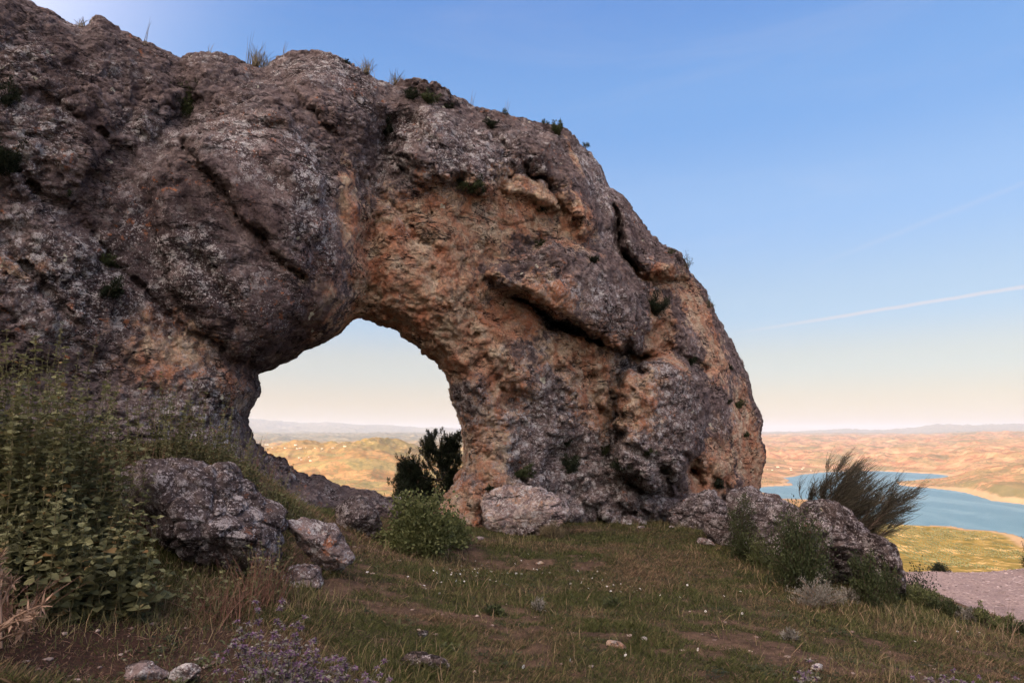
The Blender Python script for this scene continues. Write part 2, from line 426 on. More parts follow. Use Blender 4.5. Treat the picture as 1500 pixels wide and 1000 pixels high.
# ------------------------------------------------------------------ the rock arch
OUT = [(-1400, -900), (-500, -330), (-200, -130), (-40, -50), (20, -12), (48, 3), (75, 17), (95, 31), (122, 38), (150, 24), (180, 45), (205, 61), (240, 71), (264, 86), (280, 76), (320, 76), (345, 84),
       (362, 93), (386, 98), (410, 80), (440, 66), (475, 60), (500, 66), (520, 82), (540, 102), (560, 114), (577, 121), (592, 104), (625, 92), (645, 100), (670, 127), (695, 155), (730, 160),
       (790, 171), (820, 173), (840, 189), (849, 213), (866, 223), (880, 247), (892, 273), (915, 289), (930, 309), (955, 339), (970, 361), (1000, 369), (1007, 393), (1030, 424), (1046, 455),
       (1056, 475), (1075, 505), (1086, 535), (1099, 565), (1111, 598), (1115, 625), (1124, 665), (1119, 690), (1114, 705), (1116, 760), (1125, 1400), (-1400, 1400)]
HOLE = [(521, 466), (545, 470), (580, 485), (610, 508), (640, 532), (655, 555), (660, 580), (668, 600), (675, 628), (678, 655), (677, 690), (667, 706), (652, 725), (644, 742), (610, 738),
        (575, 728), (556, 723), (540, 716), (520, 718), (500, 714), (470, 697), (440, 691), (410, 672), (386, 660), (370, 636), (362, 612), (372, 596), (381, 575), (378, 547), (392, 541),
        (420, 529), (450, 510), (480, 500), (500, 488)]
# (u, v, ru, rv, amount): broad water-worn faces without rubble texture
SMOOTH = [(380, 270, 90, 110, .9), (400, 430, 90, 90, .9), (330, 440, 70, 70, .7), (500, 380, 60, 130, .9), (240, 400, 60, 60, .6), (460, 130, 70, 40, .6), (620, 410, 70, 60, .45), (700, 320, 60, 40, .6), (850, 440, 80, 40, .6),
          (1060, 620, 35, 120, .85), (1020, 480, 30, 60, .7), (870, 280, 35, 90, .7), (680, 220, 80, 40, .5), (230, 330, 50, 60, .5), (760, 285, 40, 30, .7), (860, 560, 40, 30, .6), (590, 480, 60, 30, .4)]
def build_arch():
    st = 2.0
    U, Vv = np.meshgrid(np.arange(-500, 1261, st), np.arange(-500, 1001, st), indexing='ij')
    U = U.astype(f4); Vv = Vv.astype(f4)
    pz = P3(U, Vv)
    def W(sc_, sd, a): return (a * fbm(pz / sc_, 3, sd)).reshape(U.shape)
    u1 = U + W(28, 1, 5); v1 = Vv + W(28, 2, 5)                # small wobble on the outlines
    u2 = U + W(45, 3, 15) + W(13, 13, 6); v2 = Vv + W(45, 4, 15) + W(13, 14, 6)              # larger wobble on the face structures
    do = poly_sd(u1, v1, OUT); dh = -poly_sd(u1, v1, HOLE)
    D = np.zeros(U.shape, f4)
    def dome(x): x = np.clip(x, 0, 1); return np.sqrt(1 - (1 - x) ** 2)
    def bulge(pts, h, w):
        D[...] += h * dome(poly_sd(u2, v2, pts) / w)
    def carve(pts, w, d, e=2.0):
        D[...] -= d * np.exp(-(seg_dist(u2, v2, pts) / w) ** e)
    def blob(cx, cy, rx, ry, h, rot=0.0):
        c, s_ = math.cos(R(rot)), math.sin(R(rot)); x = (u2 - cx) * c + (v2 - cy) * s_; y = -(u2 - cx) * s_ + (v2 - cy) * c
        D[...] += h * np.exp(-((x / rx) ** 2 + (y / ry) ** 2))
    # big swelling to the upper left of the opening, overhanging the low wall
    bulge([(300, 140), (420, 110), (500, 150), (545, 260), (535, 420), (522, 470), (480, 505), (430, 530), (390, 548), (345, 530), (290, 490), (250, 440), (215, 330), (225, 220)], 0.55, 110)
    bulge([(290, 160), (400, 150), (470, 230), (480, 330), (445, 405), (405, 385), (365, 335), (325, 285), (282, 236), (262, 190)], 0.30, 22)
    carve([(270, 225), (300, 258), (330, 290), (370, 343), (405, 383), (442, 410)], 2.8, 0.17)
    carve([(160, 380), (215, 428), (262, 480), (300, 502), (350, 528), (392, 540)], 4, 0.24)
    carve([(275, 330), (300, 400), (330, 440), (345, 470)], 6, 0.12)
    # upper left block with the niche
    bulge([(205, 165), (235, 118), (265, 128), (262, 165), (245, 198), (215, 200)], 0.22, 22)
    blob(270, 160, 28, 26, -0.45)
    bulge([(285, 82), (350, 90), (400, 150), (440, 190), (380, 185), (320, 150), (285, 140), (262, 110)], 0.24, 30)
    carve([(360, 95), (400, 118), (430, 140), (470, 165), (500, 200)], 3.4, 0.18)
    bulge([(405, 84), (475, 70), (530, 100), (575, 150), (570, 200), (520, 210), (470, 160), (425, 125)], 0.30, 40)
    carve([(160, -10), (180, 40), (210, 110), (200, 170), (150, 200)], 8, 0.2)
    carve([(0, 225), (60, 270), (100, 305), (130, 340), (165, 382)], 4, 0.18)
    carve([(-60, 60), (0, 120), (80, 150), (140, 190), (200, 240)], 7, 0.16)
    carve([(0, 330), (40, 400), (110, 470)], 8, 0.18)
    bulge([(-60, 90), (60, 60), (150, 120), (190, 200), (120, 260), (20, 220), (-60, 200)], 0.20, 50)
    bulge([(-100, 300), (60, 300), (140, 360), (180, 430), (140, 520), (-100, 560)], 0.22, 60)
    # vertical groove and buttress above the opening
    carve([(568, 190), (560, 240), (545, 300), (540, 360), (530, 450)], 22, 0.34)
    carve([(500, 290), (505, 350), (515, 420), (522, 462)], 7, 0.14)
    blob(565, 205, 20, 30, -0.22)
    # right-hand upper swelling with scalloped lower rim
    bulge([(585, 190), (620, 160), (700, 165), (790, 180), (835, 200), (860, 260), (880, 330), (850, 345), (822, 310), (806, 262), (770, 250), (742, 262), (715, 290), (690, 288), (665, 268), (640, 272), (606, 268), (588, 235)], 0.42, 36)
    bulge([(735, 270), (760, 252), (795, 260), (812, 285), (815, 315), (790, 302), (760, 290), (738, 288)], 0.30, 14)
    carve([(598, 118), (640, 150), (700, 170), (720, 200), (735, 225)], 7, 0.22)
    carve([(560, 290), (610, 340), (640, 370)], 7, 0.12)
    # slab with deep undercut
    bulge([(712, 400), (760, 372), (840, 350), (900, 370), (950, 410), (958, 470), (946, 508), (915, 512), (870, 500), (830, 478), (790, 452), (735, 432)], 0.62, 46)
    carve([(745, 432), (775, 450), (800, 466), (850, 485), (880, 502)], 7, 0.45)
    blob(815, 468, 40, 9, -0.75, 24)
    carve([(880, 504), (915, 516), (945, 518)], 5, 0.3)
    # upper right-hand block and cleft
    bulge([(890, 275), (935, 310), (1005, 372), (1010, 400), (985, 418), (950, 402), (918, 378), (903, 340)], 0.42, 22)
    carve([(895, 300), (903, 335), (915, 372), (925, 385)], 6, 0.55)
    carve([(925, 385), (950, 404), (1000, 420)], 6, 0.35)
    carve([(850, 215), (862, 280), (885, 340)], 10, 0.18)
    # rounded boulder shape near the foot
    bulge([(915, 560), (935, 528), (985, 520), (1020, 545), (1035, 600), (1030, 670), (1000, 705), (940, 715), (905, 690), (900, 620)], 0.75, 34)
    carve([(935, 522), (910, 548), (900, 590), (906, 640)], 7, 0.35)
    carve([(935, 520), (985, 512), (1025, 535)], 5, 0.16)
    bulge([(690, 470), (760, 480), (830, 520), (850, 560), (800, 580), (730, 560)], 0.16, 30)
    carve([(800, 555), (845, 540), (870, 560), (905, 550)], 6, 0.14)
    carve([(680, 640), (720, 620), (760, 580)], 6, 0.10)
    blob(1018, 690, 13, 16, -0.45, 40)
    carve([(1000, 672), (1012, 690), (1030, 712)], 6, 0.30)
    blob(830, 680, 22, 20, -0.3); blob(760, 690, 22, 12, -0.3); blob(890, 665, 12, 20, -0.35)
    carve([(860, 560), (900, 640), (960, 680), (985, 720)], 8, 0.20)
    blob(1050, 715, 14, 18, -0.3)
    blob(1060, 600, 18, 60, 0.14)
    # hollow brow just above the opening
    carve([(520, 455), (550, 462), (590, 480), (630, 510), (655, 545)], 11, 0.34)
    # long vertical ribs on the right flank
    D += (0.07 * fbm(P3(U / 26, Vv / 150), 3, 8)).reshape(U.shape) * sst(430, 560, U)
    # diagonal strata
    ca, sa = math.cos(R(42)), math.sin(R(42))
    SM = np.zeros(U.shape, f4)
    for (cx, cy, rx, ry, a_) in SMOOTH: SM = np.maximum(SM, a_ * np.exp(-(((u2 - cx) / rx) ** 2 + ((v2 - cy) / ry) ** 2) ** 2))
    D += (0.11 * fbm(P3((U * ca + Vv * sa) / 150, (-U * sa + Vv * ca) / 34), 4, 9)).reshape(U.shape)
    # fractured lower apron
    ap = sst(600, 760, Vv) * sst(640, 720, U)
    D += ap * 0.2
    w_, w2_, _c = worley(P3(U / 34, Vv / 30), 5)
    D += ((0.5 - w_) * 0.30).reshape(U.shape) * np.maximum(ap, 0.35 * sst(260, 120, U)) - (0.16 * np.exp(-((w2_ - w_) / 0.10) ** 2)).reshape(U.shape) * np.maximum(ap * 0.9, 0.10)
    # foot of the wall on the left leans out towards the camera
    D += 0.55 * sst(470, 800, Vv) * sst(560, 420, U)

    D *= 0.95 + 0.3 * sst(480, 600, U)
    h = 0.05
    S0, S1, Tt0, Tt1, Z0, Z1 = -3.9, WLEN + 0.9, -3.3, 1.9, -1.4, 8.4
    ns, nt, nz = int((S1 - S0) / h), int((Tt1 - Tt0) / h), int((Z1 - Z0) / h)
    sg = (S0 + h * np.arange(ns)).astype(f4); tg = (Tt0 + h * np.arange(nt)).astype(f4); zg = (Z0 + h * np.arange(nz)).astype(f4)
    Fv = np.empty((ns, nt, nz), f4)
    UL, VL = U.shape
    def samp(M, iu, iv):
        a = np.clip(iu, 0, UL - 1.001); b = np.clip(iv, 0, VL - 1.001)
        i = a.astype(np.int32); j = b.astype(np.int32); fa = a - i; fb = b - j
        return (M[i, j] * (1 - fa) + M[i + 1, j] * fa) * (1 - fb) + (M[i, j + 1] * (1 - fa) + M[i + 1, j + 1] * fa) * fb
    for k0 in range(0, ns, 24):
        ss, tt, zz = np.meshgrid(sg[k0:k0 + 24], tg, zg, indexing='ij')
        P = wall_to_world(ss.ravel(), tt.ravel(), zz.ravel()); u, v, d = proj(P)
        iu = (u + 500) / st; iv = (v + 500) / st
        m = d.astype(f4) / FPX
        a = samp(do, iu, iv) * m; b = samp(dh, iu, iv) * m; DD = samp(D, iu, iv)
        low = np.minimum(a, b)
        pf = np.minimum(dome(np.clip(a, 0, None) / 1.9), 0.10 + 0.90 * dome(np.clip(b, 0, None) / 0.85))
        pf = pf * sst(0.0, 0.06, low) 
        pb = np.minimum(dome(np.clip(a, 0, None) / 1.5), dome(np.clip(b, 0, None) / 0.9))
        tq = tt.ravel()
        t_f = -((1.45 - 0.2 * sst(620, 760, u)) * pf) - DD * np.clip(low / 0.5, 0, 1)
        t_b = 1.15 * pb
        G = np.maximum(t_f - tq, tq - t_b)
        G = np.where(low < 0, np.maximum(np.abs(tq) * 0.3 - low, 0.01), G)
        G = np.maximum(G, (S0 + 0.5) - ss.ravel())
        # noise near the surface only
        band = np.nonzero(np.abs(G) < 0.32)[0]
        if len(band):
            Pb = P[band]; 
            nn = 0.11 * fbm(Pb / 0.85, 3, 51, 0.55, ridge=True) + 0.05 * fbm(Pb / 0.28, 2, 55)
            ww, w2, _ = worley((Pb + 0.25 * vnoise(Pb / 0.5, 3)[:, None]) / np.array([0.62, 0.62, 0.42]), 57)
            sm = samp(SM, iu[band], iv[band])
            nn *= 1 - 0.7 * sm
            nn += (1 - 0.75 * sm) * 0.13 * (ww - 0.45) + 0.06 * (1 - sm) * np.exp(-((w2 - ww) / 0.07) ** 2)
            ed = 0.25 + 0.75 * np.clip(low[band] / 0.6, 0, 1)
            G[band] += nn * ed
        Fv[k0:k0 + 24] = G.reshape(ss.shape)
    Fv[:, :, 0] = np.maximum(Fv[:, :, 0], 0.01); Fv[:, :, -1] = 1; Fv[0] = 1; Fv[-1] = 1; Fv[:, 0] = 1; Fv[:, -1] = 1
    V, Q = surface_nets(Fv, (S0, Tt0, Z0), h)
    Pw = wall_to_world(V[:, 0], V[:, 1], V[:, 2])
    # keep only the biggest pieces is unnecessary: noise is small.  smooth + subdivide, then fine displacement
    tmp = make_mesh('tmp', Pw, Q)
    md = tmp.modifiers.new('s', 'SUBSURF'); md.levels = 1; md.render_levels = 1
    dg = bpy.context.evaluated_depsgraph_get()
    me = bpy.data.meshes.new_from_object(tmp.evaluated_get(dg))
    bpy.data.objects.remove(tmp)
    me.name = 'natural_rock_arch'
    C = coords_of(me); N = normals_of(me)
    if (N * (C - C.mean(0))).sum() < 0: print('ARCH NORMALS INWARD')
    d = 0.030 * fbm(C / 0.22, 4, 71, 0.6, ridge=True) + 0.018 * fbm(C / 0.07, 3, 75, 0.6)
    w1, w2, cid = worley((C + 0.06 * vnoise(C / 0.12, 5)[:, None]) / np.array([0.20, 0.20, 0.16]), 81)
    uu, vv, dd_ = proj(C); smv = np.zeros(len(C), f4)
    for (cx, cy, rx, ry, a_) in SMOOTH: smv = np.maximum(smv, a_ * np.exp(-(((uu - cx) / rx) ** 2 + ((vv - cy) / ry) ** 2) ** 2))
    smv = np.clip(smv + 0.25 * vnoise(C / 0.5, 97) * (smv > 0.05), 0, 1).astype(f4)
    d *= 1 - 0.6 * smv
    rough = (0.45 + 0.55 * sst(-0.2, 0.3, fbm(C / 1.7, 3, 83))) * (1 - 0.8 * smv)
    d += rough * (-0.05 * (w1 - 0.4) - 0.028 * np.exp(-((w2 - w1) / 0.09) ** 2) + 0.022 * (cid - 0.5))
    Cr = C @ np.array([[0.80, 0.35, -0.48], [-0.35, 0.93, 0.10], [0.48, 0.09, 0.87]])
    w1, w2, cid = worley((Cr + 0.16 * vnoise(C / 0.4, 15)[:, None]) / np.array([0.75, 0.5, 0.34]), 91)
    d += (0.085 * (cid - 0.5) * sst(0.0, 0.16, w2 - w1) - 0.04 * np.exp(-((w2 - w1) / 0.05) ** 2)) * (0.12 + 0.88 * rough)
    d -= (1 - 0.5 * smv) * 0.035 * sst(0.25, 0.6, vnoise(C / 0.085, 93)) * sst(-0.1, 0.4, vnoise(C / 0.9, 94))
    w1, w2, cid = worley(C / 0.075, 85)
    d += 0.012 * rough * (0.4 - w1)
    C = C + N * d[:, None]
    me.vertices.foreach_set('co', C.ravel().astype(f4)); me.update()
    me.polygons.foreach_set('use_smooth', np.ones(len(me.polygons), bool))
    set_attr(me, 'worn', smv)
    o = bpy.data.objects.new('natural_rock_arch', me); col.objects.link(o)
    return o, me, C

arch, arch_me, arch_C = build_arch()
print('arch', len(arch_C), time.time() - T0)
tag(arch, 'huge weathered limestone outcrop pierced by one large window-like opening', 'rock arch')
_dg = bpy.context.evaluated_depsgraph_get()
ARCH_BVH = BVHTree.FromObject(arch, _dg)
def on_arch(u, v):
    r = Vector(ray(u, v)).normalized()
    loc, nr, i, d = ARCH_BVH.ray_cast(Vector(CAM), r)
    if loc is None:
        q = (WL - CAM[:2]); rr = ray(u, v)
        k = (q @ ET) / (rr[:2] @ ET)
        return CAM + rr * k, np.array([0, -1, 0.2]), False
    return np.array(loc), np.array(nr), True

# colour zones of the stone: (u, v, radius along, radius across, rotation, weight)
def zone_field(blobs, C, seed):
    out = np.zeros(len(C), f4)
    wob = 0.35 * fbm(C / 0.6, 3, seed)
    for (u, v, ru, rv, a) in blobs:
        p, n, hit = on_arch(u, v)
        k = np.linalg.norm(p - CAM) / 1000
        q = C - p; qs = (q[:, 0] * ES[0] + q[:, 1] * ES[1]) / (ru * k * 1.12); qz = q[:, 2] / (rv * k)
        out = np.maximum(out, a * np.exp(-(qs ** 2 + qz ** 2) * 0.9 * (1 + wob)))
    return np.clip(out, 0, 1)
OCHRE = [(600, 420, 70, 110, .95), (560, 380, 50, 90, .9), (640, 330, 60, 60, .85), (700, 330, 70, 60, .75), (760, 300, 60, 50, .9), (690, 480, 70, 60, .8), (640, 520, 40, 50, .8), (760, 460, 60, 50, .7),
         (820, 330, 60, 60, .55), (860, 560, 60, 60, .8), (840, 520, 60, 40, .8), (880, 590, 40, 50, .75), (965, 490, 30, 60, .95), (1020, 450, 40, 60, .7), (1050, 520, 40, 60, .55), (1090, 640, 40, 80, .85),
         (1110, 690, 25, 60, .95), (1060, 680, 40, 60, .7), (1020, 710, 30, 40, .85), (740, 560, 50, 60, .6), (675, 660, 25, 80, .7), (670, 740, 40, 40, .75), (515, 300, 18, 80, .6), (475, 440, 30, 60, .6),
         (250, 520, 70, 50, .55), (340, 560, 40, 50, .45), (230, 480, 50, 30, .45), (970, 405, 40, 16, .9), (800, 420, 60, 40, .5), (550, 450, 40, 30, .9), (600, 490, 40, 25, .8), (840, 230, 10, 40, .6),
         (640, 390, 70, 60, .95), (660, 430, 70, 60, .95), (20, 390, 40, 20, .4)]
PALE = [(680, 220, 90, 60, .8), (860, 440, 90, 50, .75), (960, 620, 70, 90, .95), (820, 650, 130, 80, .95), (760, 720, 120, 60, .9), (900, 730, 120, 50, .95), (460, 250, 25, 60, .8), (300, 370, 40, 50, .5),
        (60, 380, 80, 60, .5), (110, 430, 60, 50, .6), (60, 200, 70, 50, .35), (500, 100, 80, 40, .4), (140, 250, 60, 60, .4), (880, 290, 30, 100, .7), (250, 590, 70, 50, .7), (690, 680, 50, 80, .8), (470, 290, 25, 80, .7),
        (300, 380, 30, 60, .7), (1040, 580, 30, 80, .4), (30, 60, 60, 50, .3), (210, 180, 30, 30, .6), (340, 200, 60, 50, .3)]
DARK = [(240, 330, 110, 110, .8), (430, 470, 70, 80, .85), (380, 520, 60, 50, .8), (120, 330, 90, 90, .65), (400, 330, 60, 90, .75), (470, 380, 40, 70, .75), (565, 200, 30, 40, .8), (780, 240, 60, 25, .9),
        (700, 250, 40, 30, .7), (60, 100, 120, 100, .55), (160, 180, 70, 80, .6), (380, 230, 60, 60, .5), (400, 130, 60, 40, .45), (1050, 620, 25, 70, .7), (870, 200, 30, 60, .5), (910, 330, 20, 60, .7), (440, 300, 30, 120, .7),
        (200, 420, 110, 70, .75), (610, 130, 60, 40, .4), (330, 440, 80, 60, .8), (860, 480, 50, 25, .5)]
zone = np.stack([zone_field(OCHRE, arch_C, 5), zone_field(PALE, arch_C, 6), zone_field(DARK, arch_C, 7)], 1)
set_attr(arch_me, 'zone', zone)
arch_me.materials.append(rock_material('arch_limestone', zones=True, light=1.6))
print('zones', time.time() - T0)

# ------------------------------------------------------------------ ground meshes
def graded(lo, hi, c0, c1, fine, grow=1.09, cap=4.0):
    a = list(np.arange(c0, c1, fine)); s = fine
    while a[-1] < hi: s = min(s * grow, cap); a.append(a[-1] + s)
    s = fine; b = [c0]
    while b[-1] > lo: s = min(s * grow, cap); b.append(b[-1] - s)
    return np.array(b[:0:-1] + a)
gx = graded(-160, 75, -7.5, 8.0, 0.05, 1.09, 5); gy = graded(-140, 75, 2.6, 16.5, 0.06, 1.09, 5)
GX, GY = np.meshgrid(gx, gy, indexing='ij')
GZ = ground_z(GX, GY)
def grid_faces(n, m):
    a = (np.arange(n - 1)[:, None] * m + np.arange(m - 1)[None]).ravel()
    return np.stack([a, a + m, a + m + 1, a + 1], 1)
GV = np.stack([GX.ravel(), GY.ravel(), GZ.ravel()], 1)
pv = patch_value(GX.ravel(), GY.ravel())
s = NT('turf_soil'); p = s.pos()
pa = s.attr('patch'); n2 = s.noise(p, 7, 6, 0.7); n3 = s.noise(p, 45, 5, 0.7)
soil = s.mix(s.ramp(n2, 0.35, 0.68), (0.080, 0.053, 0.038), (0.165, 0.108, 0.074))
soil = s.mix(s.ramp(n3, 0.5, 0.7, 0, 0.6), soil, (0.05, 0.032, 0.026))
soil = s.mix(s.attr('vignette_litter'), soil, s.mix(s.ramp(n3, 0.4, 0.7), (0.018, 0.011, 0.010), (0.080, 0.034, 0.025)))  # reddish litter, darkened to paint a corner vignette into the soil colour
grn = s.mix(s.ramp(n3, 0.35, 0.65), (0.030, 0.030, 0.016), (0.085, 0.072, 0.040))
c = s.mix(s.ramp(s.math('ADD', pa, s.math('MULTIPLY', s.math('SUBTRACT', n2, 0.5), 0.8)), 0.3, 0.7), soil, grn)
nr = s.bump(s.noise(p, 30, 6, 0.75), 0.9, 0.05)
turf = s.done(s.bsdf(c, 0.95, nr, 0.1))
ground = make_mesh('ground', GV, grid_faces(*GX.shape), turf, smooth=True, attrs={'patch': pv, 'vignette_litter': 0.9 * np.exp(-((GV[:, 0] + 2.9) / 1.5) ** 2 - ((GV[:, 1] - 4.0) / 1.7) ** 2)})  # painted vignette and litter mask centred on the near left corner
tag(ground, kind='structure', label='uneven slope of thin grass and reddish soil in front of the arch')

# gravel terrace laid on top of the ground sheet
tx = graded(5.0, 60, 6.0, 20.0, 0.12, 1.08, 2); ty = graded(-20, 23.6, 8.0, 23.6, 0.12, 1.08, 2)
TX, TY = np.meshgrid(tx, ty, indexing='ij'); TZ = ground_z(TX, TY)
dte = poly_sd(TX.ravel(), TY.ravel(), TERRACE).reshape(TX.shape); dpl = -poly_sd(TX.ravel(), TY.ravel(), PLATEAU).reshape(TX.shape)
TZ = TZ + 0.05 * sst(-0.2, 0.5, dte) * sst(2.2, 3.0, dpl) - 0.25 * (1 - sst(-0.5, 0.1, dte)) - 0.2 * (1 - sst(1.8, 2.4, dpl)) + (0.012 * fbm(P3(TX / 0.1, TY / 0.1), 3, 20)).reshape(TX.shape)
s = NT('gravel_pink'); p = s.pos()
n1 = s.noise(p, 1.6, 7, 0.7); n2 = s.noise(p, 14, 8, 0.85); v = s.voro(p, 22)
c = s.mix(s.ramp(n2, 0.3, 0.7), (0.16, 0.112, 0.10), (0.44, 0.34, 0.31))
c = s.mix(s.ramp(n1, 0.4, 0.65, 0, 0.5), c, (0.19, 0.14, 0.14))
c = s.mix(s.ramp(v, 0.12, 0.02, 0, 0.5), c, (0.42, 0.35, 0.34))
gravel_mat = s.done(s.bsdf(c, 0.95, s.bump(n2, 0.8, 0.04, s.bump(v, 0.5, 0.03)), 0.1))
gravel = make_mesh('gravel_ground', np.stack([TX.ravel(), TY.ravel(), TZ.ravel()], 1), grid_faces(*TX.shape), gravel_mat, smooth=True)
tag(gravel, kind='structure', label='lower terrace of pale pinkish gravel at the right')

# valley: one big polar sheet out to the mountains
az = np.concatenate([np.arange(-180, -42, 3.0), np.arange(-42, 42, 0.1), np.arange(42, 180.01, 3.0)])
rr = [48.0]
while rr[-1] < 47000: rr.append(rr[-1] * (1.06 if rr[-1] < 300 else (1.022 if rr[-1] < 1400 else 1.0105)))
rr = np.array(rr)
AZ, RR = np.meshgrid(R(1) * az, rr, indexing='ij')
VX, VY = np.sin(AZ) * RR, np.cos(AZ) * RR
vz, vsd = valley_z(VX, VY)
nearz = ground_z(VX, VY, False)
nearz = np.where(RR < 700, nearz, -1e4)
offs = 1.2 * (1 - sst(50, 70, RR))
VZ = np.maximum(vz, nearz) - offs
s = NT('valley_land'); p = s.pos()
za = s.sep(s.attr('zone', 'Color'))
pm = s.mapping(p, (0.001, 0.001, 0.001))
k1 = s.noise(pm, 1.3, 6, 0.6, 0.5); k2 = s.noise(pm, 7.5, 7, 0.68, 0.6); k3 = s.noise(pm, 30, 5, 0.75)
vc = s.n('TexVoronoi', feature='F1'); s.put(vc.inputs['Vector'], pm); vc.inputs['Scale'].default_value = 4.6
fld = s.sep(vc.outputs['Color'])
dry = s.mix(s.ramp(k2, 0.36, 0.64), (0.18, 0.10, 0.040), (0.37, 0.215, 0.09))
dry = s.mix(s.ramp(fld[0], 0.45, 0.50, 0, 0.7), dry, (0.22, 0.19, 0.075))
dry = s.mix(s.math('MULTIPLY', s.ramp(k3, 0.48, 0.58), 0.75), dry, (0.11, 0.11, 0.045))
bad = s.mix(s.ramp(k2, 0.36, 0.66), (0.21, 0.100, 0.048), (0.43, 0.255, 0.135))
bad = s.mix(s.ramp(fld[1], 0.60, 0.64, 0, 0.55), bad, (0.20, 0.165, 0.07))
bad = s.mix(s.math('MULTIPLY', s.ramp(s.math('ADD', k1, s.math('MULTIPLY', s.math('SUBTRACT', k3, 0.5), 0.7)), 0.50, 0.60), 0.75), bad, (0.10, 0.10, 0.045))
c = s.mix(za[0], dry, bad)
gr = s.mix(s.ramp(k3, 0.35, 0.65), (0.10, 0.085, 0.018), (0.27, 0.185, 0.045))
gr = s.mix(s.ramp(s.math('ADD', k3, s.math('MULTIPLY', s.math('SUBTRACT', k2, 0.5), 1.2)), 0.60, 0.68, 0, 0.8), gr, (0.50, 0.34, 0.15))
c = s.mix(za[1], c, gr)
pl = s.mix(s.ramp(k2, 0.35, 0.65), (0.07, 0.085, 0.06), (0.20, 0.17, 0.11))
c = s.mix(za[2], c, pl)
c = s.mix(s.math('MULTIPLY', s.ramp(s.math('ADD', s.attr('bank'), s.math('MULTIPLY', s.math('SUBTRACT', k3, 0.5), 0.6)), 0.3, 0.7), 0.75), c, (0.36, 0.25, 0.15))
valley_mat = s.done(s.bsdf(c, 1.0, None, 0.0))
azd = np.degrees(np.arctan2(VX, VY))
zr = sst(3, 14, azd) * sst(2700, 3300, RR)
zg_ = np.clip(sst(6, 14, azd) * sst(2900, 2500, VY) + 0.8 * sst(500, 60, vsd) * sst(3300, 2800, VY), 0, 1) * sst(20, 60, vsd)
zg_ = np.maximum(zg_, 0.75 * np.exp(-((VX + 1130) / 700) ** 2 - ((VY - 5600) / 900) ** 2))
zg_ = np.maximum(zg_, 0.75 * sst(6, 12, azd) * sst(16, 12, azd + 8) * 0 + 0.8 * np.exp(-((VX - 1050) / 500) ** 2 - ((VY - 4300) / 900) ** 2))
zp = sst(9500, 12500, RR) * sst(4, -4, azd) + sst(21000, 26000, RR)
valley = make_mesh('valley_terrain', np.stack([VX.ravel(), VY.ravel(), VZ.ravel()], 1), grid_faces(*VX.shape)[:, ::-1], valley_mat, smooth=True,
                   attrs={'zone': np.stack([zr.ravel(), zg_.ravel(), np.clip(zp, 0, 1).ravel()], 1), 'bank': (np.exp(-(np.maximum(vsd, 0) / 45) ** 2)).ravel()})
tag(valley, kind='structure', label='dry ochre valley, badlands and far blue mountains')
s = NT('lake_water'); p = s.pos()
pm = s.mapping(p, (0.01, 0.01, 0.01)); wn = s.noise(s.mapping(p, (0.0035, 0.0012, 0.01), (0, 0, R(20))), 1.0, 5, 0.6, 1.0)
c = s.mix(s.ramp(wn, 0.45, 0.68), (0.070, 0.155, 0.20), (0.12, 0.215, 0.26))
lake_mat = s.done(s.bsdf(c, 0.42, s.bump(s.noise(pm, 14, 4, 0.6), 0.5, 8.0), 0.22))
lx = [a for a, b in LAKE]; ly = [b for a, b in LAKE]
lake = make_mesh('lake_water', np.array([(300, 1300, LAKE_Z), (9000, 1300, LAKE_Z), (9000, 8500, LAKE_Z), (300, 8500, LAKE_Z)]), np.array([[0, 1, 2, 3]]), lake_mat)
tag(lake, kind='structure', label='calm blue-green reservoir in the valley')
print('terrain', time.time() - T0)

exec_parts = []
# ------------------------------------------------------------------ boulders
_bm = bmesh.new(); bmesh.ops.create_icosphere(_bm, subdivisions=6, radius=1)
ICO_V = np.array([v.co for v in _bm.verts]); ICO_F = np.array([[v.index for v in f.verts] for f in _bm.faces]); _bm.free()
_bm = bmesh.new(); bmesh.ops.create_icosphere(_bm, subdivisions=7, radius=1)
ICO7_V = np.array([v.co for v in _bm.verts]); ICO7_F = np.array([[v.index for v in f.verts] for f in _bm.faces]); _bm.free()
_bm = bmesh.new(); bmesh.ops.create_icosphere(_bm, subdivisions=4, radius=1)
ICO4_V = np.array([v.co for v in _bm.verts]); ICO4_F = np.array([[v.index for v in f.verts] for f in _bm.faces]); _bm.free()
def rotz(a):
    c, s_ = math.cos(a), math.sin(a); return np.array([[c, -s_, 0], [s_, c, 0], [0, 0, 1.0]])
def roty(a):
    c, s_ = math.cos(a), math.sin(a); return np.array([[c, 0, s_], [0, 1, 0], [-s_, 0, c]])
